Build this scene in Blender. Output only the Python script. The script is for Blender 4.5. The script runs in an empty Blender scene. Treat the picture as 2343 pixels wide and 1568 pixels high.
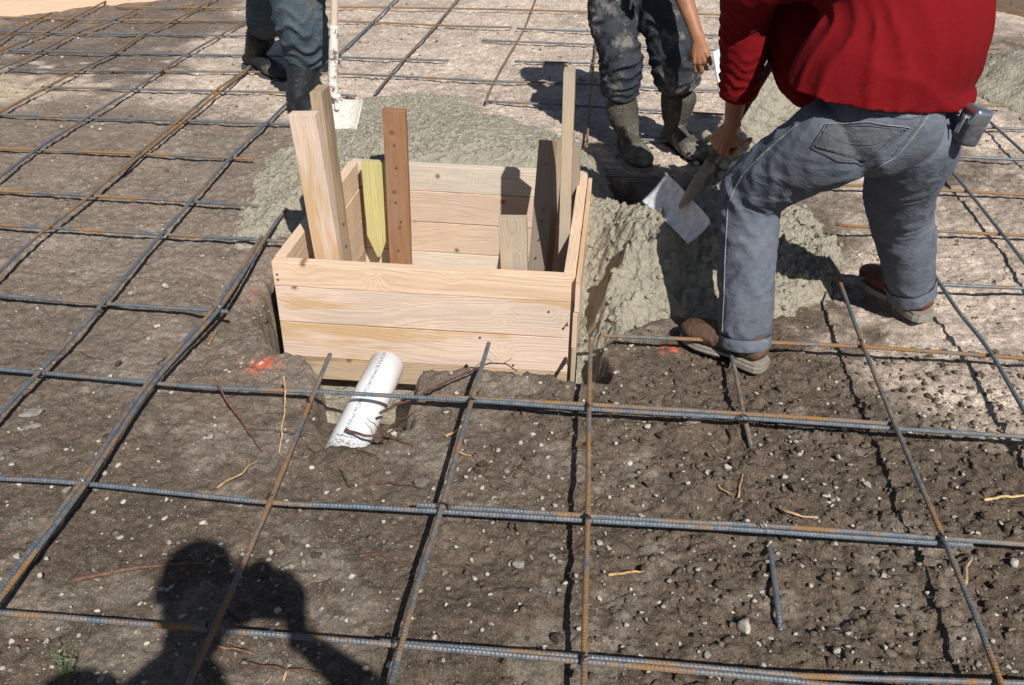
import bpy, bmesh, math, random
import numpy as np
from mathutils import Vector, Matrix, Quaternion
from mathutils.bvhtree import BVHTree
random.seed(7); rng = np.random.default_rng(11)
C = bpy.context.scene.collection
scn = bpy.context.scene
# ------------------------------------------------------------------ camera
FPX = 2123.587
EYE = np.array([0.0, 0.0, 1.534])
pitch, yaw, roll = 0.55506, -0.089823, 0.0119746
_cy, _sy, _cp, _sp, _cr, _sr = math.cos(yaw), math.sin(yaw), math.cos(pitch), math.sin(pitch), math.cos(roll), math.sin(roll)
FW = np.array([_sy*_cp, _cy*_cp, -_sp]); RT = np.array([_cy, -_sy, 0.0]); UP = np.cross(RT, FW)
RT, UP = _cr*RT + _sr*UP, -_sr*RT + _cr*UP
cam_d = bpy.data.cameras.new('camera'); cam = bpy.data.objects.new('camera', cam_d); C.objects.link(cam)
cam_d.sensor_width = 36; cam_d.lens = FPX/2342*36; cam_d.clip_start = 0.03; cam_d.clip_end = 500
M = Matrix.Identity(4)
for i in range(3):
    M[i][0] = RT[i]; M[i][1] = UP[i]; M[i][2] = -FW[i]; M[i][3] = EYE[i]
cam.matrix_world = M
scn.camera = cam
# ------------------------------------------------------------------ light
SUN = Vector((-0.30919, 0.64890, -0.69522)).normalized()      # direction the light travels
sd = bpy.data.lights.new('sun', 'SUN'); so = bpy.data.objects.new('sun', sd); C.objects.link(so)
sd.energy = 5.0; sd.angle = math.radians(0.53); sd.color = (1.0, 0.955, 0.88)
so.rotation_euler = SUN.to_track_quat('-Z', 'Y').to_euler(); so.location = (3, -6, 8)
w = bpy.data.worlds.new('World'); scn.world = w; w.use_nodes = True
nt = w.node_tree; bg = nt.nodes['Background']
sky = nt.nodes.new('ShaderNodeTexSky'); sky.sky_type = 'NISHITA'; sky.sun_disc = False
el = math.asin(-SUN.z); az = math.atan2(-SUN.x, -SUN.y)
sky.sun_elevation = el; sky.sun_rotation = az
sky.air_density = 1.0; sky.dust_density = 1.0
nt.links.new(sky.outputs[0], bg.inputs[0]); bg.inputs[1].default_value = 0.05
scn.view_settings.view_transform = 'Standard'; scn.view_settings.look = 'None'
scn.view_settings.exposure = 0.12; scn.view_settings.gamma = 1.0
scn.render.engine = 'CYCLES'
# ------------------------------------------------------------------ small helpers
def ray(u, v):
    return FW + RT*(u-1171)/FPX - UP*(v-784)/FPX
def gp(u, v, z=0.0):
    d = ray(u, v); t = (z-EYE[2])/d[2]; return EYE + t*d
def at(u, v, Y):
    d = ray(u, v); return EYE + d*(Y/d[1])
def tag(o, label=None, cat=None, group=None, kind=None):
    if label: o['label'] = label
    if cat: o['category'] = cat
    if group: o['group'] = group
    if kind: o['kind'] = kind
    return o
def empty(name, loc, label=None, cat=None, group=None):
    o = bpy.data.objects.new(name, None); C.objects.link(o); o.location = loc; o.empty_display_size = .05
    return tag(o, label, cat, group)
def mesh_obj(name, V, F, mat, parent=None, smooth=True, cols=None, base=None, mats=None):
    """V in world coordinates; the object's origin goes to base (or to the middle of its foot)"""
    V = np.asarray(V, dtype=np.float64)
    if base is None:
        base = np.array([(V[:,0].min()+V[:,0].max())/2, (V[:,1].min()+V[:,1].max())/2, V[:,2].min()])
    me = bpy.data.meshes.new(name)
    if isinstance(F, np.ndarray):
        n = F.shape[1]
        me.vertices.add(len(V)); me.vertices.foreach_set('co', (V-base).astype(np.float32).ravel())
        me.loops.add(F.size); me.loops.foreach_set('vertex_index', F.astype(np.int32).ravel())
        me.polygons.add(len(F)); me.polygons.foreach_set('loop_start', np.arange(0, F.size, n, dtype=np.int32))
        me.update(calc_edges=True); me.validate()
    else:
        me.from_pydata((V-base).tolist(), [], [tuple(f) for f in F]); me.update()
    if smooth: me.polygons.foreach_set('use_smooth', np.ones(len(me.polygons), dtype=bool))
    if cols is not None:
        a = me.color_attributes.new('Col', 'FLOAT_COLOR', 'POINT')
        c = np.ones((len(V), 4), dtype=np.float32); c[:, :cols.shape[1]] = cols
        a.data.foreach_set('color', c.ravel())
    me.materials.append(mat)
    o = bpy.data.objects.new(name, me); C.objects.link(o)
    if parent is not None:
        o.parent = parent; o.location = Vector(base) - world_loc(parent)
    else: o.location = base
    return o
def world_loc(o):
    l = Vector(o.location)
    while o.parent is not None:
        o = o.parent; l = l + Vector(o.location)
    return l
# ---- noise on numpy arrays
def _h(ix, iy, s):
    n = (ix.astype(np.int64)*374761393 + iy.astype(np.int64)*668265263 + s*974634777) & 0xffffffff
    n = ((n ^ (n >> 13))*1274126177) & 0xffffffff
    n = ((n ^ (n >> 16))*2246822519) & 0xffffffff
    return ((n ^ (n >> 15)) & 0xffffff)/float(0xffffff)
def vn(x, y, s=0):
    ix = np.floor(x); iy = np.floor(y); fx = x-ix; fy = y-iy
    fx = fx*fx*fx*(fx*(fx*6-15)+10); fy = fy*fy*fy*(fy*(fy*6-15)+10)
    a = _h(ix, iy, s); b = _h(ix+1, iy, s); c = _h(ix, iy+1, s); d = _h(ix+1, iy+1, s)
    return (a*(1-fx)+b*fx)*(1-fy) + (c*(1-fx)+d*fx)*fy - .5
def fbm(x, y, f, o=4, s=0, g=.5):
    r = 0; a = 1
    for k in range(o):
        r = r + a*vn(x*f+k*17.3, y*f-k*9.1, s+k); f *= 2.03; a *= g
    return r
def stones(x, y, cell, s, lo=.2, hi=.5, p=1.0):
    """rounded bumps scattered in cells: returns height in units of cell"""
    x = x+cell*.28*fbm(x, y, 1.9/cell, 2, s+60); y = y+cell*.28*fbm(x, y, 1.9/cell, 2, s+70)
    gx = x/cell; gy = y/cell; ix = np.floor(gx); iy = np.floor(gy); out = np.zeros_like(gx)
    for dx in (-1, 0, 1):
        for dy in (-1, 0, 1):
            jx = ix+dx; jy = iy+dy
            cx = jx+_h(jx, jy, s); cy = jy+_h(jx, jy, s+1); r = lo+(hi-lo)*_h(jx, jy, s+2)**2
            on = _h(jx, jy, s+3) < p
            el_ = .7+.6*_h(jx, jy, s+4); t = 6.28*_h(jx, jy, s+5); ct = np.cos(t); st = np.sin(t)
            ax = ((gx-cx)*ct+(gy-cy)*st)*el_; ay = (-(gx-cx)*st+(gy-cy)*ct)/el_
            q = 1-(ax*ax+ay*ay)/(r*r)
            out = np.maximum(out, np.where(on & (q > 0), r*np.clip(q, 0, 1)**.62, 0))
    return out
def billow(x, y, f, o=3, s=0, g=.55):
    r = 0; a = 1; t = 0
    for k in range(o):
        x2 = x+.25/f*vn(x*f*1.7, y*f*1.7, s+k+30); r = r+a*np.sqrt(np.abs(vn(x2*f+k*7.1, y*f-k*3.7, s+k))*2); t += a; f *= 2.1; a *= g
    return r/t
def sdist(x, y, poly):
    """signed distance to polygon, negative inside"""
    poly = np.asarray(poly)[:, :2]; n = len(poly); d = np.full(x.shape, 1e9); ins = np.zeros(x.shape, bool)
    for i in range(n):
        ax, ay = poly[i]; bx, by = poly[(i+1) % n]; ex, ey = bx-ax, by-ay
        t = np.clip(((x-ax)*ex+(y-ay)*ey)/(ex*ex+ey*ey+1e-12), 0, 1)
        d = np.minimum(d, (x-ax-t*ex)**2+(y-ay-t*ey)**2)
        c = ((ay > y) != (by > y)) & (x < (bx-ax)*(y-ay)/(by-ay+1e-12)+ax)
        ins ^= c
    d = np.sqrt(d); return np.where(ins, -d, d)
def sst(a, b, x):
    t = np.clip((x-a)/(b-a), 0, 1); return t*t*(3-2*t)
def P2(lst, z): return [gp(u, v, z)[:2] for u, v in lst]
# ------------------------------------------------------------------ materials
class NB:
    def __init__(s, name):
        s.m = bpy.data.materials.new(name); s.m.use_nodes = True; s.t = s.m.node_tree
        s.b = s.t.nodes['Principled BSDF']; s.b.inputs['Specular IOR Level'].default_value = .3
    def n(s, ty, **k):
        x = s.t.nodes.new(ty)
        for a, v in k.items(): setattr(x, a, v)
        return x
    def l(s, a, b): s.t.links.new(a, b)
    def setv(s, sock, v):
        if hasattr(v, 'is_output'): s.l(v, sock)
        else: sock.default_value = v
    def noise(s, vec, scale, detail=4, rough=.55, dist=0):
        x = s.n('ShaderNodeTexNoise'); x.inputs['Scale'].default_value = scale; x.inputs['Detail'].default_value = detail
        x.inputs['Roughness'].default_value = rough; x.inputs['Distortion'].default_value = dist
        if vec is not None: s.l(vec, x.inputs['Vector'])
        return x.outputs['Fac']
    def vor(s, vec, scale, feat='F1', out='Distance', rnd=1):
        x = s.n('ShaderNodeTexVoronoi', feature=feat); x.inputs['Scale'].default_value = scale; x.inputs['Randomness'].default_value = rnd
        if vec is not None: s.l(vec, x.inputs['Vector'])
        return x.outputs[out]
    def math(s, op, a, b=0.0, c=0.0):
        x = s.n('ShaderNodeMath', operation=op); s.setv(x.inputs[0], a); s.setv(x.inputs[1], b); s.setv(x.inputs[2], c); return x.outputs[0]
    def ramp(s, f, stops, interp='LINEAR'):
        x = s.n('ShaderNodeValToRGB'); s.setv(x.inputs[0], f); r = x.color_ramp; r.interpolation = interp
        while len(r.elements) < len(stops): r.elements.new(.5)
        for e, (p, c) in zip(r.elements, stops):
            e.position = p; e.color = (*(c if hasattr(c, '__len__') else (c,)*3), 1)
        return x.outputs[0]
    def mix(s, f, a, b, mode='MIX'):
        x = s.n('ShaderNodeMix', data_type='RGBA', blend_type=mode); s.setv(x.inputs[0], f)
        for sk, v in ((x.inputs[6], a), (x.inputs[7], b)):
            if hasattr(v, 'is_output'): s.l(v, sk)
            else: sk.default_value = (*v, 1)
        return x.outputs[2]
    def bump(s, h, strength=.5, dist=.01, prev=None):
        x = s.n('ShaderNodeBump'); x.inputs['Strength'].default_value = strength; x.inputs['Distance'].default_value = dist
        s.l(h, x.inputs['Height'])
        if prev is not None: s.l(prev, x.inputs['Normal'])
        s.l(x.outputs[0], s.b.inputs['Normal']); return x.outputs[0]
    def obj(s): return s.n('ShaderNodeTexCoord').outputs['Object']
    def scale(s, vec, sc, loc=(0, 0, 0)):
        x = s.n('ShaderNodeMapping'); s.l(vec, x.inputs[0]); x.inputs['Scale'].default_value = sc; x.inputs['Location'].default_value = loc
        return x.outputs[0]
    def attr(s, name='Col'):
        x = s.n('ShaderNodeAttribute'); x.attribute_name = name; return x
    def col(s, c): s.setv(s.b.inputs['Base Color'], c if hasattr(c, 'is_output') else (*c, 1)); return s
    def rough(s, r): s.setv(s.b.inputs['Roughness'], r); return s

def m_soil():
    b = NB('soil'); o = b.obj(); a = b.attr()
    fine = b.noise(o, 150, 6, .85); mid = b.noise(o, 38, 6, .72); big = b.noise(o, 5, 4)
    c = b.mix(1.0, a.outputs['Color'], b.ramp(mid, [(.28, .62), (.5, .98), (.75, 1.42)]), 'MULTIPLY')
    c = b.mix(1.0, c, b.ramp(fine, [(.33, .45), (.5, 1.0), (.66, 1.75)]), 'MULTIPLY')
    c = b.mix(1.0, c, b.ramp(big, [(.3, .85), (.7, 1.15)]), 'MULTIPLY')
    # pale limestone grit
    dn_ = b.n('ShaderNodeTexNoise'); dn_.inputs['Scale'].default_value = 150; b.l(o, dn_.inputs['Vector']); dv = b.n('ShaderNodeVectorMath', operation='MULTIPLY_ADD'); b.l(dn_.outputs['Color'], dv.inputs[0]); dv.inputs[1].default_value = (.009, .009, .009); b.l(o, dv.inputs[2]); od = dv.outputs[0]
    v = b.vor(od, 110); cc = b.vor(od, 110, out='Color'); dens = b.ramp(b.noise(o, 7, 4, .65), [(.35, .35), (.65, 1.0)])
    sp = b.math('MULTIPLY', b.math('LESS_THAN', v, b.math('MULTIPLY', cc, .30)), b.math('GREATER_THAN', cc, .60)); sp = b.math('MULTIPLY', sp, dens)
    v2 = b.vor(od, 270); cc2 = b.vor(od, 270, out='Color')
    sp2 = b.math('MULTIPLY', b.math('LESS_THAN', v2, .28), b.math('GREATER_THAN', cc2, .45))
    f = b.math('MULTIPLY', b.math('MAXIMUM', sp, b.math('MULTIPLY', sp2, .75)), .8)
    c = b.mix(f, c, b.ramp(fine, [(.3, (.20, .175, .145)), (.7, (.52, .48, .42))]))
    b.col(c).rough(.95); b.b.inputs['Specular IOR Level'].default_value = .12
    h = b.math('ADD', b.math('MULTIPLY', mid, 1.0), b.math('MULTIPLY', fine, .35))
    h = b.math('ADD', h, b.math('MULTIPLY', f, .3))
    b.bump(h, .8, .014); return b.m
def m_concrete(name='wet_concrete', wet=.55, tint=(.43, .395, .315)):
    b = NB(name); o = b.obj()
    fine = b.noise(o, 190, 4, .7); mid = b.noise(o, 26, 4, .6); v = b.vor(o, 70)
    c = b.ramp(mid, [(.3, tuple(x*.80 for x in tint)), (.55, tint), (.8, tuple(min(1, x*1.16) for x in tint))])
    c = b.mix(1.0, c, b.ramp(fine, [(.3, .74), (.7, 1.16)]), 'MULTIPLY')
    b.col(c).rough(b.ramp(fine, [(.35, wet-.15), (.65, wet+.25)])); b.b.inputs['Specular IOR Level'].default_value = .35
    h = b.math('SUBTRACT', b.math('ADD', fine, b.math('MULTIPLY', mid, 1.3)), b.math('MULTIPLY', v, .8))
    v3_ = b.vor(o, 42); h = b.math('SUBTRACT', h, b.math('MULTIPLY', v3_, .8))
    b.bump(h, .8, .013); return b.m
def m_attr(name, rough=.9, bump=.5, bs=160, bd=.003, mul=(.75, 1.25), ns=120, spec=.2):
    b = NB(name); o = b.obj(); a = b.attr(); n = b.noise(o, ns, 4, .65)
    b.col(b.mix(1.0, a.outputs['Color'], b.ramp(n, [(.3, mul[0]), (.7, mul[1])]), 'MULTIPLY')).rough(rough)
    b.b.inputs['Specular IOR Level'].default_value = spec
    b.bump(b.noise(o, bs, 4, .7), bump, bd); return b.m
def m_wood(name, light, dark, knot=(.16, .07, .03), ring=.0065, grey=0.0, contrast=1.0, stain=None, rough=.75, knotn=3.6, kn=True):
    b = NB(name); o = b.obj()
    oi = b.n('ShaderNodeObjectInfo'); r = oi.outputs['Random']
    vm = b.n('ShaderNodeVectorMath', operation='ADD'); b.l(o, vm.inputs[0])
    cb = b.n('ShaderNodeCombineXYZ'); b.l(b.math('MULTIPLY', r, 37.0), cb.inputs[0]); b.l(b.math('MULTIPLY', r, 3.1), cb.inputs[1]); b.l(b.math('MULTIPLY', r, 5.7), cb.inputs[2])
    b.l(cb.outputs[0], vm.inputs[1]); q = vm.outputs[0]
    se = b.n('ShaderNodeSeparateXYZ'); b.l(o, se.inputs[0])
    y0 = b.math('SUBTRACT', b.noise(b.scale(q, (1.3, .3, .3)), 1.0, 1), .5)          # the pith wanders along the board
    yy = b.math('ADD', se.outputs[1], b.math('MULTIPLY', y0, .22))
    zz = b.math('ADD', b.math('ADD', se.outputs[2], .045), b.math('MULTIPLY', b.math('SUBTRACT', r, .5), .04))
    rr = b.math('SQRT', b.math('ADD', b.math('MULTIPLY', yy, yy), b.math('MULTIPLY', zz, zz)))
    wob = b.math('SUBTRACT', b.noise(b.scale(q, (2.2, 14, 14)), 1.0, 3), .5)
    rr = b.math('ADD', rr, b.math('MULTIPLY', wob, .011))
    if kn:
        kv = b.n('ShaderNodeTexVoronoi', voronoi_dimensions='2D'); kv.inputs['Scale'].default_value = knotn; b.l(q, kv.inputs['Vector'])
        kd = b.math('DIVIDE', kv.outputs['Distance'], knotn)
        kg = b.math('POWER', 2.718, b.math('MULTIPLY', b.math('MULTIPLY', kd, kd), -1500.0))
        rr = b.math('ADD', rr, b.math('MULTIPLY', kg, .018))
    s_ = b.math('SINE', b.math('MULTIPLY', rr, 6.283/ring))
    s_ = b.math('ADD', b.math('MULTIPLY', s_, .5), .5); s_ = b.math('POWER', s_, 2.2)
    fib = b.noise(b.scale(q, (9, 260, 260)), 1.0, 3, .6)
    blot = b.noise(b.scale(q, (2.5, 10, 10)), 1.0, 3, .5)
    f = b.math('MULTIPLY', s_, b.math('MULTIPLY', b.ramp(blot, [(.3, .25), (.7, 1.0)]), .8*contrast))
    c = b.mix(f, light, dark)
    c = b.mix(1.0, c, b.ramp(fib, [(.3, .86), (.7, 1.1)]), 'MULTIPLY')
    if grey > 0:
        g = b.ramp(b.noise(b.scale(q, (1.6, 5, 5)), 1.3, 4, .6), [(.38, 0.0), (.62, grey)])
        c = b.mix(g, c, (.36, .335, .30))
    if stain:
        g = b.ramp(b.noise(b.scale(q, (1.2, 9, 9)), 1.0, 4, .7), [(.52, 0.0), (.60, .75)])
        c = b.mix(g, c, stain)
    if kn:
        kk = b.ramp(kd, [(.0, .95), (.006, .8), (.0095, .35), (.016, .0)])
        kk = b.math('MULTIPLY', kk, b.math('GREATER_THAN', b.math('FRACT', b.math('MULTIPLY', kv.outputs['Color'], 7.3)), .35))
        c = b.mix(kk, c, knot)
    dirt = b.ramp(b.noise(q, 55, 5, .75), [(.60, 0.0), (.74, .45)])
    c = b.mix(dirt, c, (.30, .25, .19))
    b.col(c).rough(rough); b.b.inputs['Specular IOR Level'].default_value = .2
    b.bump(b.math('ADD', b.math('MULTIPLY', s_, .5), fib), .35, .002)
    return b.m
def m_rebar(name, rust):
    b = NB(name); o = b.obj()
    big = b.noise(o, 4, 3, .6); mid = b.noise(o, 60, 5, .8); fine = b.noise(o, 300, 3, .7)
    f = b.math('ADD', b.math('ADD', b.math('MULTIPLY', big, .9), b.math('MULTIPLY', mid, .6)), b.math('MULTIPLY', fine, .35))
    k = (1.10-rust*.27)*.5
    f = b.math('MULTIPLY', f, .5)
    fac = b.ramp(f, [(k-.035, 0.0), (k+.055, .9)])
    steel = b.ramp(mid, [(.3, (.075, .092, .115)), (.7, (.175, .208, .245))])
    rustc = b.ramp(fine, [(.3, (.13, .062, .022)), (.55, (.30, .155, .045)), (.75, (.42, .24, .075))])
    c = b.mix(fac, steel, rustc)
    dust = b.ramp(b.noise(o, 17, 4, .7), [(.55, 0.0), (.7, .5)])
    c = b.mix(dust, c, (.26, .24, .21))
    b.col(c); b.setv(b.b.inputs['Roughness'], b.mix(fac, (.42,)*3, (.85,)*3)); b.setv(b.b.inputs['Metallic'], b.math('MULTIPLY', b.math('SUBTRACT', 1.0, fac), .25))
    b.bump(fine, .4, .002); return b.m
def m_plain(name, col, rough=.6, metal=0, var=.15, ns=30, bump=.2, bd=.002, spec=.3, bs=None):
    b = NB(name); o = b.obj(); n = b.noise(o, ns, 5, .65)
    b.col(b.mix(1.0, col, b.ramp(n, [(.3, 1-var), (.7, 1+var)]), 'MULTIPLY')).rough(rough)
    b.b.inputs['Metallic'].default_value = metal; b.b.inputs['Specular IOR Level'].default_value = spec
    b.bump(b.noise(o, bs or ns*3, 4, .7), bump, bd); return b.m
MAT = dict(
    soil=m_soil(), conc=m_concrete(), conc_splash=m_concrete('dried_concrete', .7, (.30, .29, .235)),
    stone=m_attr('limestone', .9, .6, 90, .004, (.72, 1.2), 60), clod=m_attr('soil_clod', .95, .9, 120, .006, (.6, 1.35), 90, .1),
    twig=m_attr('dry_twig', .85, .5, 200, .002),
    pine=m_wood('new_pine', (.73, .545, .40), (.59, .40, .27)),
    pine_pale=m_wood('pale_pine', (.74, .575, .47), (.60, .43, .325), grey=.28, stain=(.54, .35, .17)),
    pine_in=m_wood('pinkish_pine', (.70, .51, .385), (.57, .385, .275), grey=.35),
    back=m_wood('greyed_pine', (.66, .56, .47), (.55, .45, .36), grey=.35, contrast=.7),
    weathered=m_wood('weathered_wood', (.50, .40, .29), (.33, .23, .145), grey=.8, contrast=1.1),
    stained=m_wood('mud_stained_wood', (.54, .38, .23), (.37, .22, .11), grey=.5, stain=(.26, .18, .11)),
    treated=m_wood('treated_wood', (.56, .50, .24), (.40, .33, .11), knot=(.24, .12, .04), ring=.0055, contrast=1.2, kn=False),
    brown=m_wood('rust_brown_wood', (.31, .155, .075), (.20, .090, .042), ring=.02, grey=.25, contrast=.7, knotn=6),
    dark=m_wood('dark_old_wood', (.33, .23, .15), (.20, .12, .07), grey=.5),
    reb0=m_rebar('rebar_steel', .25), reb1=m_rebar('rebar_spotted', .55), reb2=m_rebar('rebar_rusty', .82), reb3=m_rebar('rebar_brown', .92),
    wire=m_plain('tie_wire', (.55, .55, .55), .35, .8), wire_dark=m_plain('black_wire', (.04, .035, .03), .6, .3),
    nail=m_plain('nail_steel', (.16, .14, .13), .5, .6),
)
# ------------------------------------------------------------------ ground and concrete shapes
ZT = 0.14                                                     # top of the formwork
BA, BB, BC, BD = np.array([-1.040, 2.657]), np.array([-.040, 2.655]), np.array([-.022, 3.600]), np.array([-1.005, 3.625])
HOLE = [gp(u, v, -.06)[:2] for u, v in [(655, 575), (604, 645), (588, 695), (608, 772), (642, 806), (692, 809), (707, 832), (716, 862), (722, 905), (716, 955),
        (735, 1015), (760, 1035), (850, 1010), (905, 985), (938, 962), (925, 925), (938, 872), (952, 838), (1050, 838), (1120, 843), (1190, 850), (1300, 861), (1345, 868),
        (1388, 866), (1402, 836), (1380, 796), (1420, 758), (1500, 715), (1560, 640), (1520, 520), (1430, 420), (1340, 372), (860, 345), (760, 400)]]
BEIGE = [P2(l, -.05) for l in (
    [(520, -300), (560, 60), (480, 90), (400, 115), (430, 150), (330, 175), (300, 235), (420, 260), (560, 270), (700, 330), (1000, 300), (1345, 330), (1420, 420), (1700, 420), (1880, 420),
     (1950, 560), (1985, 700), (2010, 800), (2110, 880), (2200, 940), (2342, 990), (2700, 1010), (4500, 500), (4000, -300)],
    [(-300, 175), (0, 160), (140, 175), (215, 195), (180, 225), (40, 250), (-300, 255)])]
TAN = P2([(-300, 175), (0, 178), (130, 190), (180, 215), (100, 235), (-300, 240)], -.04)
DARKTOP = P2([(-300, 15), (250, 10), (500, -30), (470, 50), (400, 110), (430, 150), (300, 175), (100, 165), (-300, 150)], -.04)
ORANGE = [(gp(590, 830, -.06)[:2], .075, .03), (gp(570, 850, -.06)[:2], .05, .03), (gp(1530, 785, -.05)[:2], .045, .03), (gp(582, 655, -.07)[:2], .03, .05)]
def ground_z(x, y, fine=True):
    left = sst(-.5, -1.5, x); far = sst(3.2, 4.6, y); right = sst(.9, 1.9, x)*sst(1.9, 2.6, y)
    b = -.078*(1-left) - .040*left
    b = b*(1-far) - .030*far; b = b*(1-right) - .040*right
    z = b + .016*fbm(x, y, 1.1, 2, 5) + .012*fbm(x, y, 5, 3, 9)
    # loose, cloddy ground on the near right
    loose = sst(-.45, .25, x + .3*fbm(x, y, 2, 2, 30))*sst(2.55, 2.25, y + .1*fbm(x, y, 3, 2, 31))
    loose = np.maximum(loose, .55*sst(1.0, .75, np.abs(x-.55)*1.1+np.abs(y-1.9)*.9))
    if fine:
        z = z + .009*fbm(x, y, 26, 4, 12, .66)*(1+.8*loose)
        z = z + loose*(.022*(billow(x, y, 22, 3, 43, .6)-.6) + .35*.050*stones(x, y, .050, 40, .12, .40, .35) + .5*.026*stones(x, y, .026, 50, .15, .42, .5)*(vn(x*6, y*6, 57) > -.1))
        z = z + (1-loose)*(.009*(billow(x, y, 30, 3, 47, .6)-.6) + .30*.022*stones(x, y, .022, 60, .1, .40, .35)) + .3*.011*stones(x, y, .011, 66, .15, .45, .5)*(1-far*.5)
        cr = np.abs(fbm(x, y, 9, 3, 71)); z = z - .006*sst(.02, .0, cr)*(1-far)*(vn(x*3, y*3, 72) > -.05)
    # footprints and ruts
    for u, v, r, d in ((1640, 1010, .09, .035), (1640, 1150, .07, .03), (1870, 1390, .10, .025), (1080, 1290, .12, .012), (1290, 500, .2, .01), (2230, 700, .15, .012), (1700, 1230, .06, .03)):
        c = gp(u, v, -.06); q = ((x-c[0])**2+(y-c[1])**2)/(r*r); z = z - d*np.exp(-q*1.3) + .35*d*np.exp(-((np.sqrt(q)-1.25)/.3)**2)
    # slump on the left of the box
    c = gp(560, 690, -.08); q = ((x-c[0]-.05)/.16)**2+((y-c[1])/.28)**2; z = z - .07*np.exp(-q)
    # the excavation
    wx = x + .03*fbm(x, y, 7, 3, 80) + .012*fbm(x, y, 30, 2, 81); wy = y + .03*fbm(x, y, 7, 3, 83) + .012*fbm(x, y, 30, 2, 84)
    sd_ = sdist(wx, wy, HOLE)
    k = sst(.012, -.055, sd_)
    z = z + .018*np.exp(-((sd_-.03)/.035)**2)*(vn(x*6, y*6, 90)+.4)*(fine*1.0)
    pc = gp(745, 1025, -.1); slot = np.exp(-(((x-pc[0]-.12)/.3)**2+((y-pc[1]-.02)/.16)**2)*.9)   # shallow near end where the pipe comes out of the soil
    deep = -.52 + .38*slot + .03*fbm(x, y, 6, 3, 91)
    z = z*(1-k) + np.minimum(deep, z)*k
    return z
CPOLY = [gp(u, v, -.03)[:2] for u, v in [(540, 560), (536, 500), (560, 440), (590, 385), (640, 320), (700, 275), (775, 232), (860, 214), (965, 203), (1070, 222), (1150, 262), (1225, 305), (1300, 335), (1352, 345),
        (1390, 375), (1402, 425), (1398, 475), (1440, 490), (1480, 470), (1560, 435), (1640, 415), (1720, 430), (1800, 470), (1880, 490), (1945, 560), (1915, 650), (1800, 690), (1650, 728), (1560, 716), (1500, 722), (1440, 735), (1402, 780), (1385, 850), (1350, 864),
        (1310, 858), (1308, 640), (700, 590), (655, 540), (610, 560)]]
def conc_z(x, y, fine=True):
    wx = x + .06*fbm(x, y, 5, 3, 101)+.05*fbm(x, y, 14, 3, 105); wy = y + .06*fbm(x, y, 5, 3, 103)+.05*fbm(x, y, 14, 3, 107)
    s_ = -sdist(wx, wy, CPOLY)
    h1 = .17*np.exp(-(((x+.50)/.75)**2+((y-3.85)/.72)**2)) + .03
    c2 = gp(1600, 560, .08); h2 = .10*np.exp(-(((x-c2[0])/.36)**2+((y-c2[1])/.34)**2))
    c3 = gp(1440, 620, .03); c5 = gp(1500, 545, .08); h2 = h2 + .035*np.exp(-(((x-c5[0])/.12)**2+((y-c5[1])/.10)**2)) + .115*np.exp(-(((x-c3[0])/.20)**2+((y-c3[1])/.26)**2))
    c4 = gp(1350, 430, .02); h2 = h2 + .08*np.exp(-(((x-c4[0])/.18)**2+((y-c4[1])/.3)**2))
    h = np.maximum(h1, 0)+h2
    z = -.055 + h*sst(0, .28, s_) + .020*sst(-.005, .04, s_)
    z = z + .022*fbm(x, y, 4, 3, 110)*sst(0, .2, s_)
    z = z - .06*sst(.015, -.02, s_)
    # slides down into the gap on the right of the box
    rd = x - (-.02); fall = sst(.16, .02, rd)*(.40*sst(3.35, 2.9, y)+.45*sst(2.80, 2.5, y))*(x > -.06)
    fall = np.maximum(fall, sst(.42, .12, rd)*sst(2.62, 2.35, y)*(x > -.06))
    z = z - .36*fall
    bd = np.maximum(sdist(x, y, [BA, BB, BC, BD]), 0); top = .105+.55*bd; z = np.where(z > top, top+.25*(z-top)*sst(0, .15, bd), z)
    if fine:
        e = sst(.0, .05, s_)*(.35+.65*sst(0, .08, bd))
        rough = .85+1.25*sst(-.1, .2, x)+.35*sst(3.9, 3.6, y)*(x < -.2)+.2*vn(x*2.5, y*2.5, 119)
        z = z + e*rough*(.022*(billow(x, y, 17, 4, 120, .62)-.62) + .60*.036*stones(x, y, .036, 124, .15, .5, .55) + .80*.022*stones(x, y, .022, 130, .25, .58, .9) + .45*.010*stones(x, y, .010, 140, .2, .5, .7) + .010*fbm(x, y, 22, 4, 150, .65))
    return z, s_
def grid(xs, ys):
    X, Y = np.meshgrid(xs, ys); nx, ny = len(xs), len(ys)
    i = np.arange(nx*ny).reshape(ny, nx)
    F = np.stack([i[:-1, :-1], i[:-1, 1:], i[1:, 1:], i[1:, :-1]], -1).reshape(-1, 4)
    return X.ravel(), Y.ravel(), F
def prog(a, b, s0, s1):
    out = [a]; 
    while out[-1] < b: t = (out[-1]-a)/(b-a); out.append(out[-1]+s0+(s1-s0)*t)
    return out
xs = sorted(set([round(v, 4) for v in ([-80, -40, -20, -12, -8] + list(np.arange(-6, -2.4, .03)) + list(np.arange(-2.4, 2.6, .0062)) + list(np.arange(2.6, 6, .03)) + [8, 12, 20, 40, 80])]))
ys = [-60, -20, -8, -4, -2, -1, -.3, .1, .4, .6] + prog(.75, 3.9, .0055, .0075) + prog(3.92, 9.5, .008, .03)[0:] + [10, 11, 12, 14, 18, 26, 40, 70, 120]
ys = sorted(set(ys))
gx, gy, gF = grid(np.array(xs), np.array(ys))
gz = ground_z(gx, gy)
n1 = fbm(gx, gy, 2.3, 4, 200); n2 = fbm(gx, gy, 9, 3, 210)
bm = np.zeros_like(gx)
for pl in BEIGE: bm = np.maximum(bm, sst(.16, -.16, sdist(gx+.45*n1, gy+.45*n2, pl) + .25*n2))
dk = sst(.25, -.15, sdist(gx+.3*n1, gy+.3*n2, DARKTOP))
soilc = np.array([.124, .094, .072]); mid_c = np.array([.240, .192, .157]); beige = np.array([.585, .485, .405]); tan = np.array([.52, .42, .31])
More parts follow.
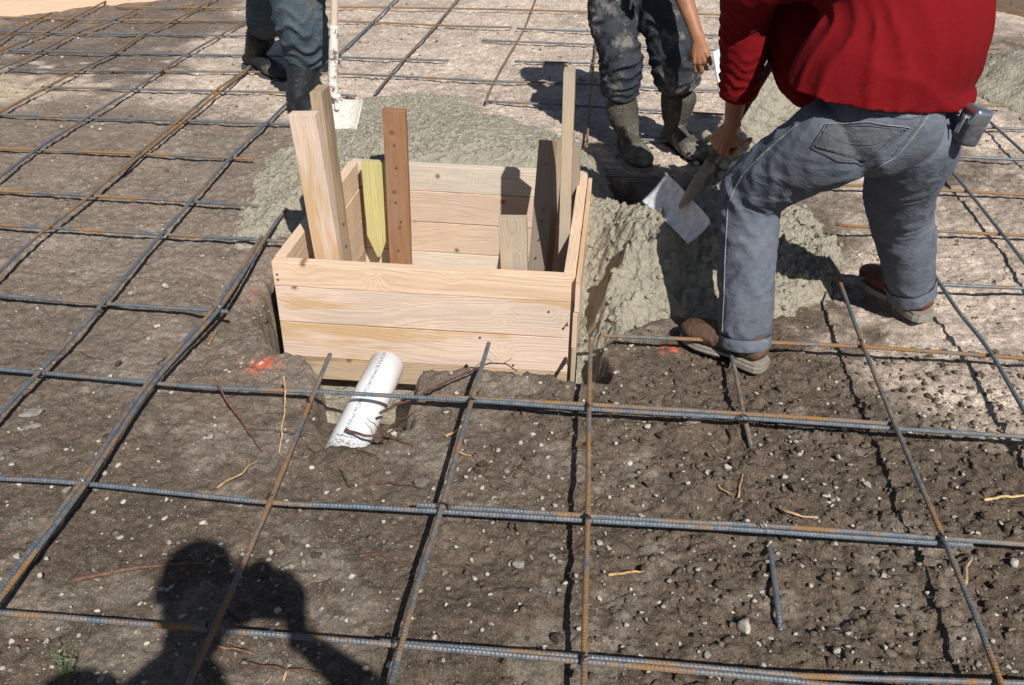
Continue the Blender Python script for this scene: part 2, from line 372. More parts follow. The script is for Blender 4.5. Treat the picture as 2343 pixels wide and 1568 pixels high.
mfar = np.clip(sst(1.3, 3.0, gy)*sst(.6, -.9, gx)*.9 + .35*sst(2.4, 3.6, gy), 0, 1)
col = soilc*(1-mfar[:, None]) + mid_c*mfar[:, None]
col = col*(1-(dk*.55)[:, None]) + np.array([.13, .10, .085])*(dk*.55)[:, None]
bmm = (bm*(1-.30*sst(.05, .35, n1+n2*.6)))[:, None]; col = col*(1-bmm) + beige*bmm
tn = sst(.1, -.1, sdist(gx+.3*n1, gy+.3*n2, TAN))[:, None]; col = col*(1-tn)+tan*tn
dusty = (sst(.12, .4, fbm(gx, gy, 4.5, 4, 230, .65))*.45)[:, None]; col = col*(1-dusty)+np.array([.29, .25, .21])*dusty
for k, (u, v, r) in enumerate(((2180, 400, .35), (1830, 770, .16), (2290, 120, .5), (1460, 420, .12))):   # damp brown patches
    c = gp(u, v, -.05); q = ((gx-c[0])**2+(gy-c[1])**2)/(r*r); dd = (np.exp(-q)*(.75+.9*n2))[:, None].clip(0, .85)
    col = col*(1-dd)+np.array([.115, .085, .065])*dd
for k, (c, rx, ry) in enumerate(ORANGE):
    q = ((gx-c[0]+.02*n2)/rx)**2+((gy-c[1])/ry)**2
    m = (sst(1.6, .2, q)*(vn(gx*90, gy*90, 240+k) + .9*vn(gx*18, gy*40, 250+k) + (.22 if k < 1 else .0)*(1.2-q.clip(0, 1.6)) > .05))[:, None]*(.75 if k in (0, 2) else .4)
    col = col*(1-m)+np.array([.70, .13, .07])*m
col = col*(1+.25*vn(gx*55, gy*55, 260))[:, None]
ground = mesh_obj('ground', np.stack([gx, gy, gz], -1), gF, MAT['soil'], cols=np.clip(col, 0, 1), base=np.array([0, 0, 0.]))
tag(ground, kind='structure')
gcol_fn = None
del col, bmm, dusty
# ---- poured concrete around the formwork
cx, cy, cF = grid(np.arange(-1.75, 1.65, .0055), np.concatenate([np.arange(2.2, 4.0, .0055), np.arange(4.0, 5.6, .009)]))
cz, cs = conc_z(cx, cy)
def in_box(x, y, m=0.0):
    return sdist(x, y, [BA+[m, m], BB+[-m, m], BC+[-m, -m], BD+[m, -m]]) < 0
keep_v = (cs > -.02) & ~in_box(cx, cy, .01) & ~((cx < -.02) & (cy < 2.72) & (cx > -1.06))
kf = keep_v[cF].all(1); cF = cF[kf]
used = np.unique(cF); remap = -np.ones(len(cx), int); remap[used] = np.arange(len(used))
conc = mesh_obj('wet_concrete', np.stack([cx, cy, cz], -1)[used], remap[cF], MAT['conc'], base=np.array([-.5, 4.0, -.05]))
tag(conc, 'grey-green wet concrete heaped around the back and sides of the timber box', 'wet concrete', kind='stuff')
def surf_z(x, y):
    x = np.atleast_1d(np.asarray(x, float)); y = np.atleast_1d(np.asarray(y, float))
    g_ = ground_z(x, y); c_, s_ = conc_z(x, y)
    return np.where((s_ > 0) & ~in_box(x, y), np.maximum(g_, c_), g_)
# concrete floor inside and under the box, seen through the gap
fx, fy, fF = grid(np.arange(-1.15, .1, .009), np.arange(2.02, 3.75, .009))
fz = -.40 + .03*fbm(fx, fy, 5, 3, 300) + .5*.03*stones(fx, fy, .03, 301, .2, .5, .8) + .4*.014*stones(fx, fy, .014, 305, .2, .5, .8)
pc = gp(762, 935, -.2); fz = fz + .20*np.exp(-(((fx-pc[0]+.03)/.12)**2+((fy-pc[1])/.17)**2)) + .06*sst(3.2, 3.5, fy)
inh = sdist(fx, fy, HOLE) < .03
kf = inh[fF].all(1); fF = fF[kf]; used = np.unique(fF); remap = -np.ones(len(fx), int); remap[used] = np.arange(len(used))
cb = mesh_obj('wet_concrete', np.stack([fx, fy, fz], -1)[used], remap[fF], MAT['conc'])
tag(cb, 'wet concrete in the bottom of the hole under the timber box', 'wet concrete', kind='stuff')
# far right heap
q0 = gp(2330, 200, -.04)
fx, fy, fF = grid(np.arange(q0[0]-.9, q0[0]+1.6, .014), np.arange(q0[1]-1.0, q0[1]+1.3, .014))
e = 1-(((fx-q0[0]-.35)/.72)**2+((fy-q0[1]+.1)/.75)**2) + .6*fbm(fx, fy, 3, 3, 320)
fz = -.05 + .12*sst(-.02, .9, e) + .02*sst(-.04, .05, e) + sst(0, .1, e)*(.6*.05*stones(fx, fy, .05, 330, .15, .5, .8)+.6*.028*stones(fx, fy, .028, 334, .2, .5, .8))
kf = (e > -.04)[fF].all(1); fF = fF[kf]; used = np.unique(fF); remap = -np.ones(len(fx), int); remap[used] = np.arange(len(used))
ch = mesh_obj('wet_concrete', np.stack([fx, fy, fz], -1)[used], remap[fF], MAT['conc'])
tag(ch, 'lumpy wet concrete spread on the ground behind the back of the red-shirted worker', 'wet concrete', kind='stuff')
# ------------------------------------------------------------------ loose stones, clods, grit
ico = bmesh.new(); bmesh.ops.create_icosphere(ico, subdivisions=1, radius=1); ICO1 = (np.array([v.co[:] for v in ico.verts]), np.array([[v.index for v in f.verts] for f in ico.faces])); ico.free()
ico = bmesh.new(); bmesh.ops.create_icosphere(ico, subdivisions=2, radius=1); ICO2 = (np.array([v.co[:] for v in ico.verts]), np.array([[v.index for v in f.verts] for f in ico.faces])); ico.free()
ico = bmesh.new(); bmesh.ops.create_icosphere(ico, subdivisions=3, radius=1); ICO3 = (np.array([v.co[:] for v in ico.verts]), np.array([[v.index for v in f.verts] for f in ico.faces])); ico.free()
def rotm(n):
    q = rng.normal(size=(n, 4)); q /= np.linalg.norm(q, axis=1)[:, None]; a, b, c, d = q.T
    return np.stack([np.stack([1-2*(c*c+d*d), 2*(b*c-a*d), 2*(b*d+a*c)], -1), np.stack([2*(b*c+a*d), 1-2*(b*b+d*d), 2*(c*d-a*b)], -1), np.stack([2*(b*d-a*c), 2*(c*d+a*b), 1-2*(b*b+c*c)], -1)], 1)
def scatter(name, pts, rad, colr, mat, icom=ICO1, flat=.7, sink=.3, jag=.22, smooth=False):
    n = len(pts); bv, bf = icom; m = len(bv)
    R = rotm(n); sc = rng.uniform(.5, 1.35, (n, 1, 3))
    j = 1+rng.uniform(-jag, jag, (n, m, 1))
    V = np.einsum('nij,nmj->nmi', R, bv[None]*sc*j)*rad[:, None, None]; V[:, :, 2] *= flat
    V = V + pts[:, None, :]; V[:, :, 2] += (rad*flat*(1-2*sink))[:, None]
    F = (bf[None]+np.arange(n)[:, None, None]*m).reshape(-1, 3)
    return mesh_obj(name, V.reshape(-1, 3), F, mat, smooth=smooth, cols=np.repeat(colr, m, 0), base=np.array([0., 2, 0]))
def clear(x, y):
    b = in_box(x, y, -.03); c_, s_ = conc_z(x, y, False)
    return ~b & (s_ < .0) & (sdist(x, y, HOLE) > -.01)
def rnd_ground(n, y0=.85, y1=7.5, pw=1.7):
    """more where the ground is near, spread over the whole site"""
    y = y0 + (y1-y0)*rng.random(n)**pw; x = (rng.random(n)-.5)*2*(.72*y+.35) + .02*y
    k = clear(x, y); return x[k], y[k]
# fine grit: nobody could count it
x, y = rnd_ground(42000); keep_g = rng.random(len(x)) < (.35+1.1*np.clip(fbm(x, y, 2.2, 3, 410)+.35, 0, 1)); x, y = x[keep_g], y[keep_g]; r = (.0009+.0070*rng.random(len(x))**7); r *= (1+.10*y)
z = ground_z(x, y)
cc = np.array([.47, .425, .37])*rng.uniform(.3, 1.1, (len(x), 1))**1.1; dkm = rng.random(len(x)) < .30; cc[dkm] = np.array([.13, .105, .085])*rng.uniform(.8, 1.4, (dkm.sum(), 1))
gr = scatter('grit', np.stack([x, y, z], -1), r, cc, MAT['stone'], flat=.6, sink=.38, jag=.38); tag(gr, 'pale limestone grit scattered all over the dug soil', 'grit', kind='stuff')
# small soil crumbs, densest on the near right
x = rng.uniform(-.35, 1.7, 9000); y = .9+1.8*rng.random(9000)
k = clear(x, y) & (rng.random(len(x)) < (.25+.75*sst(-.2, .5, x+.4*fbm(x, y, 3, 2, 400)))); x, y = x[k], y[k]
r = .002+.010*rng.random(len(x))**3.5
cr_ = scatter('soil_crumbs', np.stack([x, y, ground_z(x, y)], -1), r, np.array([.125, .096, .075])*rng.uniform(.75, 1.45, (len(x), 1)), MAT['clod'], flat=.7, sink=.38, jag=.45)
tag(cr_, 'dark brown soil crumbs loosened over the near right of the plot', 'soil', kind='stuff')
# ------------------------------------------------------------------ swept tubes
def resample(P, step):
    P = np.asarray(P, float); d = np.r_[0, np.cumsum(np.linalg.norm(np.diff(P, axis=0), axis=1))]
    n = max(2, int(d[-1]/step)+1); t = np.linspace(0, d[-1], n)
    return np.stack([np.interp(t, d, P[:, k]) for k in range(3)], -1), t
def smooth_path(P, n=16):
    """Catmull-Rom through the points"""
    P = [np.asarray(p, float) for p in P]; P = [2*P[0]-P[1]] + P + [2*P[-1]-P[-2]]; out = []
    for i in range(1, len(P)-2):
        for k in range(n):
            t = k/n; a, b, c, d = P[i-1:i+3]
            out.append(.5*((2*b)+(-a+c)*t+(2*a-5*b+4*c-d)*t*t+(-a+3*b-3*c+d)*t**3))
    out.append(P[-2]); return np.array(out)
def sweep(path, rad, seg=8, caps=True, up=(0, 0, 1), rib=None):
    path = np.asarray(path, float); n = len(path); rad = np.broadcast_to(np.asarray(rad, float), (n,))
    T = np.gradient(path, axis=0); T /= np.linalg.norm(T, axis=1)[:, None]+1e-12
    up = np.asarray(up, float); A = np.cross(T, up); bad = np.linalg.norm(A, axis=1) < 1e-3; A[bad] = np.cross(T[bad], [1, .1, 0]); A /= np.linalg.norm(A, axis=1)[:, None]
    B = np.cross(A, T); th = np.arange(seg)*2*np.pi/seg
    ring = np.cos(th)[None, :, None]*A[:, None, :] + np.sin(th)[None, :, None]*B[:, None, :]
    R = rad[:, None]*np.ones((1, seg))
    if rib is not None: R = R+rib(n, th)
    V = path[:, None, :]+ring*R[:, :, None]; V = V.reshape(-1, 3)
    i = np.arange(n*seg).reshape(n, seg); j = np.roll(i, -1, axis=1)
    F = np.stack([i[:-1], j[:-1], j[1:], i[1:]], -1).reshape(-1, 4).tolist()
    if caps: F.append(list(i[0])[::-1]); F.append(list(i[-1]))
    return V, F
def nv(v): return v/(np.linalg.norm(v)+1e-9)
def rebar(pts, z, r, mat, label, zs=None, ribs=True, group='reinforcing bars laid in a grid over the soil', hide=None):
    W = []
    for k, (u, v) in enumerate(pts): W.append(gp(u, v, (zs[k] if zs else z)))
    W = np.array(W)
    if len(W) > 2: W = smooth_path(W, 8)
    for e_ in (0, -1):                                        # bars that leave the frame run on
        if pts[e_][0] < -5 or pts[e_][0] > 2347 or pts[e_][1] < -5 or pts[e_][1] > 1573:
            d_ = nv(W[0]-W[6]) if e_ == 0 else nv(W[-1]-W[-7]); d_[2] = 0; ext = W[e_]+d_*1.6
            W = np.vstack([ext[None], W]) if e_ == 0 else np.vstack([W, ext[None]])
    near = W[:, 1].min() < 3.0 and ribs
    P, t = resample(W, .0045 if near else .05)
    P = P + np.stack([.003*vn(t*1.3, t*0, 500+len(label)), .002*vn(t*1.3, t*0, 510+len(label)), .0015*vn(t*2, t*0, 520)], -1)
    if near:
        def rib(n, th):
            k = (np.arange(n) % 2)[:, None]; longi = (np.abs(np.cos(th)) > .95)[None, :]
            return np.where(longi, .0008, .0009*k)
        V, F = sweep(P, r-.0006, 10, rib=rib)
    else: V, F = sweep(P, r, 8)
    o = mesh_obj('rebar', V, F, mat, smooth=not near)
    tag(o, label, 'rebar', group); return o
m0, m1, m2, m3 = MAT['reb0'], MAT['reb1'], MAT['reb2'], MAT['reb3']
R_ = .0066
U_ = 0.006; D_ = -.0075
RB = [
 # bars running away from the camera
 ([(1352, 780), (1348, 935), (1345, 1190), (1338, 1400), (1335, 1568), (1333, 1700)], .008, m3, 'brown rebar running straight up from the bottom edge to the right corner of the box'),
 ([(1118, 785), (1075, 930), (1010, 1165), (960, 1325), (895, 1568), (860, 1700)], .008, m1, 'rusty rebar from the bottom edge ending against the box just right of the white pipe'),
 ([(755, 811), (705, 930), (620, 1140), (520, 1370), (430, 1568), (375, 1700)], .008, m2, 'orange rusted rebar crossing the head of the shadow and ending left of the white pipe'),
 ([(655, 478), (612, 538), (505, 702), (351, 876), (196, 1106), (5, 1362), (-105, 1512)], .008, m1, 'long thick rebar running past the left corner of the timber box to the left edge'),
 ([(598, 542), (494, 699), (340, 873), (185, 1103), (-6, 1357), (-116, 1506)], .008, m1, 'shorter rebar lapped tight on the left side of the long bar passing the box corner'),
 ([(960, -50), (904, 0), (852, 52), (741, 155), (660, 233), (614, 278), (531, 356), (375, 531), (235, 695), (90, 850), (0, 945), (-90, 1045)], .006, m0, 'blue-grey rebar running from the left edge behind the left worker to the top edge'),
 ([(575, 145), (562, 160), (493, 208), (417, 269), (316, 351), (205, 448), (80, 544), (0, 620), (-60, 680)], .006, m2, 'rusty rebar from the left edge ending under the rear boot of the left worker'),
 ([(576, 152), (498, 215), (422, 276), (321, 357), (228, 425)], .005, m3, 'short brown rebar lapped beside the bar under the left worker\'s rear boot'),
 ([(620, 18), (562, 49), (427, 125), (368, 163), (305, 205), (198, 269), (87, 340), (0, 404), (-60, 450)], .004, m1, 'rebar from the left edge passing just left of the left worker\'s knees'),
 ([(540, -25), (486, 0), (392, 50), (326, 80), (260, 121), (180, 161), (111, 198), (0, 257), (-60, 292)], .004, m3, 'dark rebar crossing the upper left of the plot to the top edge'),
 ([(315, 22), (253, 49), (174, 76), (90, 118), (0, 158), (-60, 188)], .004, m2, 'rust-coloured rebar in the upper left that stops short of the top edge'),
 ([(330, -35), (250, 0), (167, 42), (108, 73), (0, 116), (-60, 142)], .004, m2, 'rusty rebar passing close under the tan edge board at top left'),
 ([(118, 30), (90, 42), (38, 68), (0, 92), (-30, 108)], .004, m3, 'short rebar end nearest the tan edge board in the top left corner'),
 ([(1080, -40), (1045, 0), (997, 58), (927, 134), (894, 170), (856, 217)], .004, m1, 'rebar from the top edge ending at the far side of the concrete behind the box'),
 ([(1240, -40), (1225, 0), (1198, 68), (1134, 180), (1111, 232)], .004, m2, 'brown rebar from the top edge ending at the tip of the worker\'s shadow'),
 ([(1378, -30), (1365, 97), (1353, 190), (1342, 337)], .004, m3, 'rebar standing between the tall stake and the middle worker\'s left leg in view'),
 ([(2320, 1650), (2290, 1568), (2230, 1410), (2160, 1240), (2050, 980), (1970, 780), (1915, 630), (1895, 590)], .008, m1, 'long rebar running from the bottom right corner to between the red-shirted worker\'s boots'),
 ([(2400, 1030), (2342, 940), (2260, 800), (2190, 711), (2135, 627), (2110, 590)], .006, m0, 'blue-grey rebar leaving the right edge and ending behind the rear boot'),
 ([(2400, 670), (2342, 599), (2212, 435), (2158, 371), (2130, 335)], .004, m0, 'grey rebar running from the worker\'s back pocket height to the right edge'),
 ([(2400, 400), (2342, 350), (2258, 274), (2220, 240)], .004, m0, 'rebar in the upper right corner beside the tape measure'),
 # bars running across
 ([(-90, 1395), (0, 1402), (480, 1440), (910, 1475), (1335, 1513), (1765, 1552), (1905, 1568), (2300, 1600)], D_, m1, 'nearest crossbar, crossing the neck of the shadow from the left edge'),
 ([(870, 1468), (1335, 1503), (1765, 1540), (1890, 1548), (2342, 1563), (2450, 1570)], D_, m1, 'rebar lapped beside the nearest crossbar, starting below the box and reaching the bottom right corner'),
 ([(-90, 1089), (0, 1095), (190, 1107), (610, 1149), (846, 1161), (1345, 1191), (1611, 1206), (1739, 1214), (2150, 1243), (2224, 1247)], D_, m0, 'second crossbar from the bottom, blue-grey, running in from the left edge'),
 ([(953, 1155), (1345, 1181), (1560, 1195), (1739, 1203), (2155, 1232), (2342, 1245), (2420, 1251)], D_, m1, 'rebar lapped along the second crossbar and running off the right edge'),
 ([(-90, 837), (0, 845), (345, 876), (480, 887), (715, 896), (1085, 917), (1345, 936), (1720, 958), (2050, 981), (2342, 1000), (2430, 1008)], D_, m0, 'blue-grey crossbar passing over the white pipe from edge to edge'),
 ([(988, 907), (1345, 926), (1710, 948), (2038, 970)], D_, m2, 'orange-stained rebar lapped behind the crossbar right of the white pipe'),
 ([(-90, 666), (0, 676), (235, 695), (500, 712), (509, 713)], D_, m0, 'crossbar at left ending with a wire tie just left of the box'),
 ([(1378, 768), (1560, 776), (1970, 794), (2342, 820), (2430, 827)], D_, m2, 'rusty crossbar starting at the concrete and passing under the front boot'),
 ([(-90, 505), (0, 515), (375, 537), (590, 549), (655, 553)], D_, m1, 'crossbar from the left edge ending at the left rear side of the box'),
 ([(1890, 628), (2130, 650), (2342, 660), (2430, 664)], D_, m0, 'crossbar running right from behind the rear boot'),
 ([(-60, 432), (0, 437), (205, 448), (420, 460), (605, 473)], D_, m1, 'crossbar at left ending in the edge of the concrete'),
 ([(1912, 514), (2000, 521), (2342, 540), (2430, 545)], D_, m3, 'thin crossbar half buried right of the rear leg'),
 ([(-60, 336), (0, 340), (316, 352), (580, 364)], D_, m2, 'thin partly rusted crossbar at mid left, ending left of the concrete'),
 ([(1890, 421), (1990, 427), (2342, 446), (2430, 451)], D_, m3, 'crossbar passing behind the knee of the rear leg'),
 ([(-60, 260), (0, 263), (198, 270), (440, 277), (670, 285)], D_, m0, 'blue-grey crossbar ending in the shadow below the left worker'),
 ([(2100, 352), (2162, 357), (2342, 367), (2430, 372)], D_, m0, 'whitish crossbar right of the jeans pocket with the tape measure'),
 ([(1385, 402), (1460, 405), (1540, 407)], D_, m0, 'short blue rebar at the toe of the middle worker\'s boot'),
 ([(1440, 318), (1471, 320), (1622, 326), (1700, 330)], D_, m0, 'rebar passing behind the middle worker\'s boots'),
 ([(1111, 232), (1392, 247), (1640, 262), (1800, 270)], D_, m0, 'rebar lying through the middle worker\'s shadow behind the tall stake'),
 ([(95, 200), (360, 206), (640, 212), (813, 220)], D_, m1, 'crossbar reaching the white shovel behind the box'),
 ([(20, 157), (180, 161), (562, 165), (740, 168), (968, 178), (1123, 186), (1300, 191), (1453, 199), (1700, 210)], D_, m1, 'long crossbar just beyond the concrete behind the box'),
 ([(20, 116), (427, 125), (740, 131), (846, 134), (1026, 139)], D_, m0, 'thin blue-grey crossbar crossing behind the left worker\'s rear boot'),
 ([(1177, 141), (1485, 149), (1700, 155)], D_, m0, 'thin crossbar between the middle worker\'s knees'),
 ([(1104, 93), (1363, 103), (1572, 112), (1700, 118)], D_, m0, 'thin crossbar behind the middle worker\'s shins'),
 ([(-30, 71), (174, 76), (560, 83), (720, 86)], D_, m0, 'thin bluish crossbar in the upper left behind the left worker'),
 ([(-30, 39), (250, 46), (560, 48), (740, 49), (856, 52), (1045, 60), (1171, 63)], D_, m3, 'dark crossbar in the upper left ending right of the shovel handle'),
 ([(1181, 66), (1355, 73), (1490, 75), (1700, 85)], D_, m0, 'thin crossbar near the top edge behind the middle worker'),
 ([(265, 17), (560, 18), (740, 17), (1045, 20), (1225, 24), (1350, 28), (1500, 30), (1700, 36)], D_, m3, 'farthest long crossbar, close to the top edge'),
 ([(2170, 236), (2222, 240), (2300, 243)], D_, m3, 'short rebar stub right of the red shirt hem'),
 ([(2230, 292), (2342, 296), (2430, 300)], D_, m0, 'rebar level with the tape measure at the right edge'),
]
for pts, z, mt, lab in RB: rebar(pts, z, R_, mt, lab[:200])
rebar([(1664, 780), (1680, 845), (1700, 945), (1715, 1010), (1740, 1140), (1762, 1270), (1775, 1365), (1786, 1450), (1800, 1568)], 0, R_, m0,
      'rebar half buried in loose soil below the front boot of the red-shirted worker', zs=[-.02, -.025, -.035, -.065, -.12, -.072, -.062, -.085, -.16])
# wire ties
def tie(u, v, mat, s=1.0, label=None, ang=None):
    c = gp(u, v, .004); a = rng.uniform(0, 3.1) if ang is None else ang; n = 40; t = np.linspace(0, 2*np.pi*1.35, n)
    dx, dy = math.cos(a), math.sin(a)
    q = np.stack([c[0]+dx*.014*np.cos(t)-dy*.003*t/8, c[1]+dy*.014*np.cos(t)+dx*.003*t/8, c[2]+.016*np.sin(t)], -1)
    tail = q[-1]+np.outer(np.linspace(0, 1, 8)[1:], [dx*.03*s+.012, dy*.02*s-.018, .012*s-.004])
    V, F = sweep(smooth_path(np.r_[q[::3], tail[::3]], 4), .0011, 5)
    return tag(mesh_obj('wire_tie', V, F, mat), label, 'wire tie', 'wire ties at the bar crossings')
W_, K_ = MAT['wire'], MAT['wire_dark']
for u, v, mt, lab in [(1345, 1190, K_, 'black wire tie on the second crossbar in line with the box corner'), (1012, 1162, K_, 'dark wire tie where two lapped bars begin below the white pipe'),
    (618, 1142, K_, 'dark wire tie on the orange rusted bar above the shadow'), (190, 1102, W_, 'shiny wire tie on the thick bar at lower left'), (1347, 936, K_, 'black wire tie on the crossbar in front of the box corner'),
    (1080, 920, K_, 'black wire tie right of the white pipe'), (708, 925, K_, 'black wire tie just left of the white pipe'), (478, 1438, K_, 'dark wire tie in the throat of the shadow'),
    (905, 1475, K_, 'dark wire tie at the bottom edge below the pipe'), (500, 706, W_, 'bright wire tie at the bar end left of the box'), (375, 533, W_, 'bright wire tie left of the concrete'),
    (140, 850, W_, 'bright wire tie at far left by the pale slab stone'), (1970, 785, W_, 'bright wire tie right of the front boot'), (1745, 1205, W_, 'loose bright wire end on the second crossbar'),
    (2155, 1232, W_, 'bright wire tie near the right end of the second crossbar'), (1337, 1510, K_, 'black wire tie at the bottom edge under the box corner'), (307, 203, W_, 'bright wire tie in the upper left'), (892, 170, W_, 'wire tie on the bar beyond the concrete'),
    (1700, 958, K_, 'black wire tie where the half buried bar meets the crossbar')]:
    if mt is W_ and (u, v) in ((140, 850),): u, v = 92, 851
    tie(u, v, mt, label=lab)
# ------------------------------------------------------------------ timber formwork
form = empty('timber_formwork', (-.52, 3.1, -.35), 'open box of pine boards with wooden stakes standing inside, set in the dug hole', 'formwork')
def boardmesh(L, W, T, bev=.0025, nseg=10, warp=.0, seed=0, point=0):
    bm = bmesh.new(); bmesh.ops.create_cube(bm, size=1)
    for v in bm.verts: v.co = Vector((v.co.x*L, v.co.y*W, v.co.z*T))
    if point:                                                 # sawn point at the -x end
        es = [e for e in bm.edges if abs(e.verts[0].co.x-e.verts[1].co.x) > L*.5]
        bmesh.ops.subdivide_edges(bm, edges=es, cuts=1)
        for v in bm.verts:
            if abs(v.co.x) < 1e-6: v.co.x = -L/2+point
            elif v.co.x < -L/2+1e-6: v.co.y *= .16
    bmesh.ops.bevel(bm, geom=list(bm.edges), offset=bev, segments=2, affect='EDGES', profile=.6)
    r = random.Random(seed); a1, a2 = r.uniform(-1, 1), r.uniform(-1, 1)
    xs_ = [e for e in bm.edges if abs(e.verts[0].co.x-e.verts[1].co.x) > L*.4]
    bmesh.ops.subdivide_edges(bm, edges=xs_, cuts=nseg, use_grid_fill=True)
    for v in bm.verts:
        t = v.co.x/L
        v.co.y += warp*a1*(.25-t*t)*4 + .0006*math.sin(v.co.x*31+seed)*(1 if v.co.y > 0 else .6); v.co.z += warp*a2*(.25-t*t)*4+.0004*math.sin(v.co.x*23+seed*2)
    me = bpy.data.meshes.new('board'); bm.to_mesh(me); bm.free(); me.polygons.foreach_set('use_smooth', [False]*len(me.polygons)); return me
nb = [0]
def board(name, mat, c, dx, dy, L, W, T, parent=form, label=None, warp=.0015, point=0, bev=.0025):
    nb[0] += 1; me = boardmesh(L, W, T, bev, 10, warp, nb[0], point); me.materials.append(mat)
    dx = Vector(dx).normalized(); dy = Vector(dy); dy = (dy-dx*dy.dot(dx)).normalized(); dz = dx.cross(dy)
    o = bpy.data.objects.new(name, me); C.objects.link(o)
    Mx = Matrix((dx, dy, dz)).transposed().to_4x4(); Mx.translation = Vector(c) - (world_loc(parent) if parent else Vector((0, 0, 0)))
    o.parent = parent; o.matrix_basis = Mx; return tag(o, label)
def v3(p, z): return Vector((p[0], p[1], z))
T2 = .038
def wall(pa, pb, heights, mats, inset0=0, inset1=0, inward=1, labels=None, tops=ZT, name='board', thick=T2, warp=.0015):
    a, b = Vector((*pa, 0)), Vector((*pb, 0)); d = (b-a).normalized(); a = a+d*inset0; b = b-d*inset1
    n = Vector((-d.y, d.x, 0))*inward; z = tops
    for k, (hgt, mt) in enumerate(zip(heights, mats)):
        off = random.uniform(-.0012, .0012) + (.003 if k == 0 else 0)
        c = (a+b)/2 + n*(thick/2 - off) + Vector((0, 0, z-hgt/2))
        board(name, mt, c, d, (0, 0, 1), (b-a).length-random.uniform(0, .003), hgt, thick, label=labels[k] if labels else None, warp=warp)
        z -= hgt+.0025
pn, pp, pi, we, st_ = MAT['pine'], MAT['pine_pale'], MAT['pine_in'], MAT['weathered'], MAT['stained']
H4 = (.089, .137, .137, .089)
wall(BA, BB, H4, (pn, pp, pp, st_), inset1=.008, labels=('clean yellowish top board', None, None, 'mud-stained lowest board'))
wall(BD, BC, (.112, .137, .137, .089), (MAT['back'], pi, pi, MAT['back']), inward=-1, labels=('grey weathered top board', None, None, None), tops=ZT-.004)
wall(BA, BD, (.112, .137, .137, .089), (pn, pi, pi, st_), inset0=T2+.003, inset1=T2+.003, inward=-1)
wall(BB, BC, (.112, .137, .137, .089), (pn, pi, pi, we), inset0=T2+.003, inset1=T2+.003, inward=1, labels=('right side board with a warm planed top edge', None, None, None))
# thin sheathing outside the right wall
dR = Vector((*(BC-BB), 0)).normalized(); nR = Vector((dR.y, -dR.x, 0))
wall(BB+np.array([nR.x, nR.y])*.0175, BC+np.array([nR.x, nR.y])*.0175, (.12, .137, .137), (pp, pi, we), inset0=.006, inset1=.05, inward=1, tops=ZT-.012, name='sheathing_board', thick=.016)
# stakes: (top corner pixel, bottom pixel, depth, ...)
def stake(mat, ptop, pbot, Y, Yb, W, T, zb, yawdeg=0, label=None, point=0):
    top = Vector(at(*ptop, Y)); bot = Vector(at(*pbot, Yb)); d = (top-bot).normalized()
    t = (zb-top.z)/d.z; bot = top+d*t
    wd = Matrix.Rotation(math.radians(yawdeg), 3, 'Z') @ Vector((1, 0, 0))
    return board('stake', mat, (top+bot)/2, d, wd, (top-bot).length, W, T, label=label, warp=.002, point=point, bev=.0018)
s1 = stake(MAT['pine_pale'], (694, 258), (754, 604), 2.80, 2.80, .089, .038, -.42, -3, 'pale wide-faced stake at the front left')
s2 = stake(MAT['stained'], (731, 203), (785, 600), 2.875, 2.875, .038, .089, -.42, -3, 'taller orange-edged stake behind the pale stake')
s3 = stake(MAT['treated'], (852, 369), (870, 600), 3.50, 3.50, .089, .038, -.245, 0, 'yellow-green treated stake with its sawn point down', point=.10)
s4 = stake(MAT['brown'], (902, 250), (917, 610), 3.44, 3.44, .089, .038, -.42, 2, 'rust-brown stake standing at the back')
s5 = stake(MAT['weathered'], (1173, 497), (1177, 622), 2.735, 2.735, .089, .038, -.42, 0, 'short cut-off stake against the front boards')
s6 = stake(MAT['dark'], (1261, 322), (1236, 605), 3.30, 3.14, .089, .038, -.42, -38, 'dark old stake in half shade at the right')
s7 = stake(MAT['weathered'], (1303, 160), (1288, 632), 3.07, 3.03, .038, .089, -.42, 0, 'tallest narrow stake by the right wall')
s8 = stake(MAT['dark'], (1316, 333), (1312, 600), 3.48, 3.46, .038, .089, -.42, 0, 'dark stake in the back right corner')
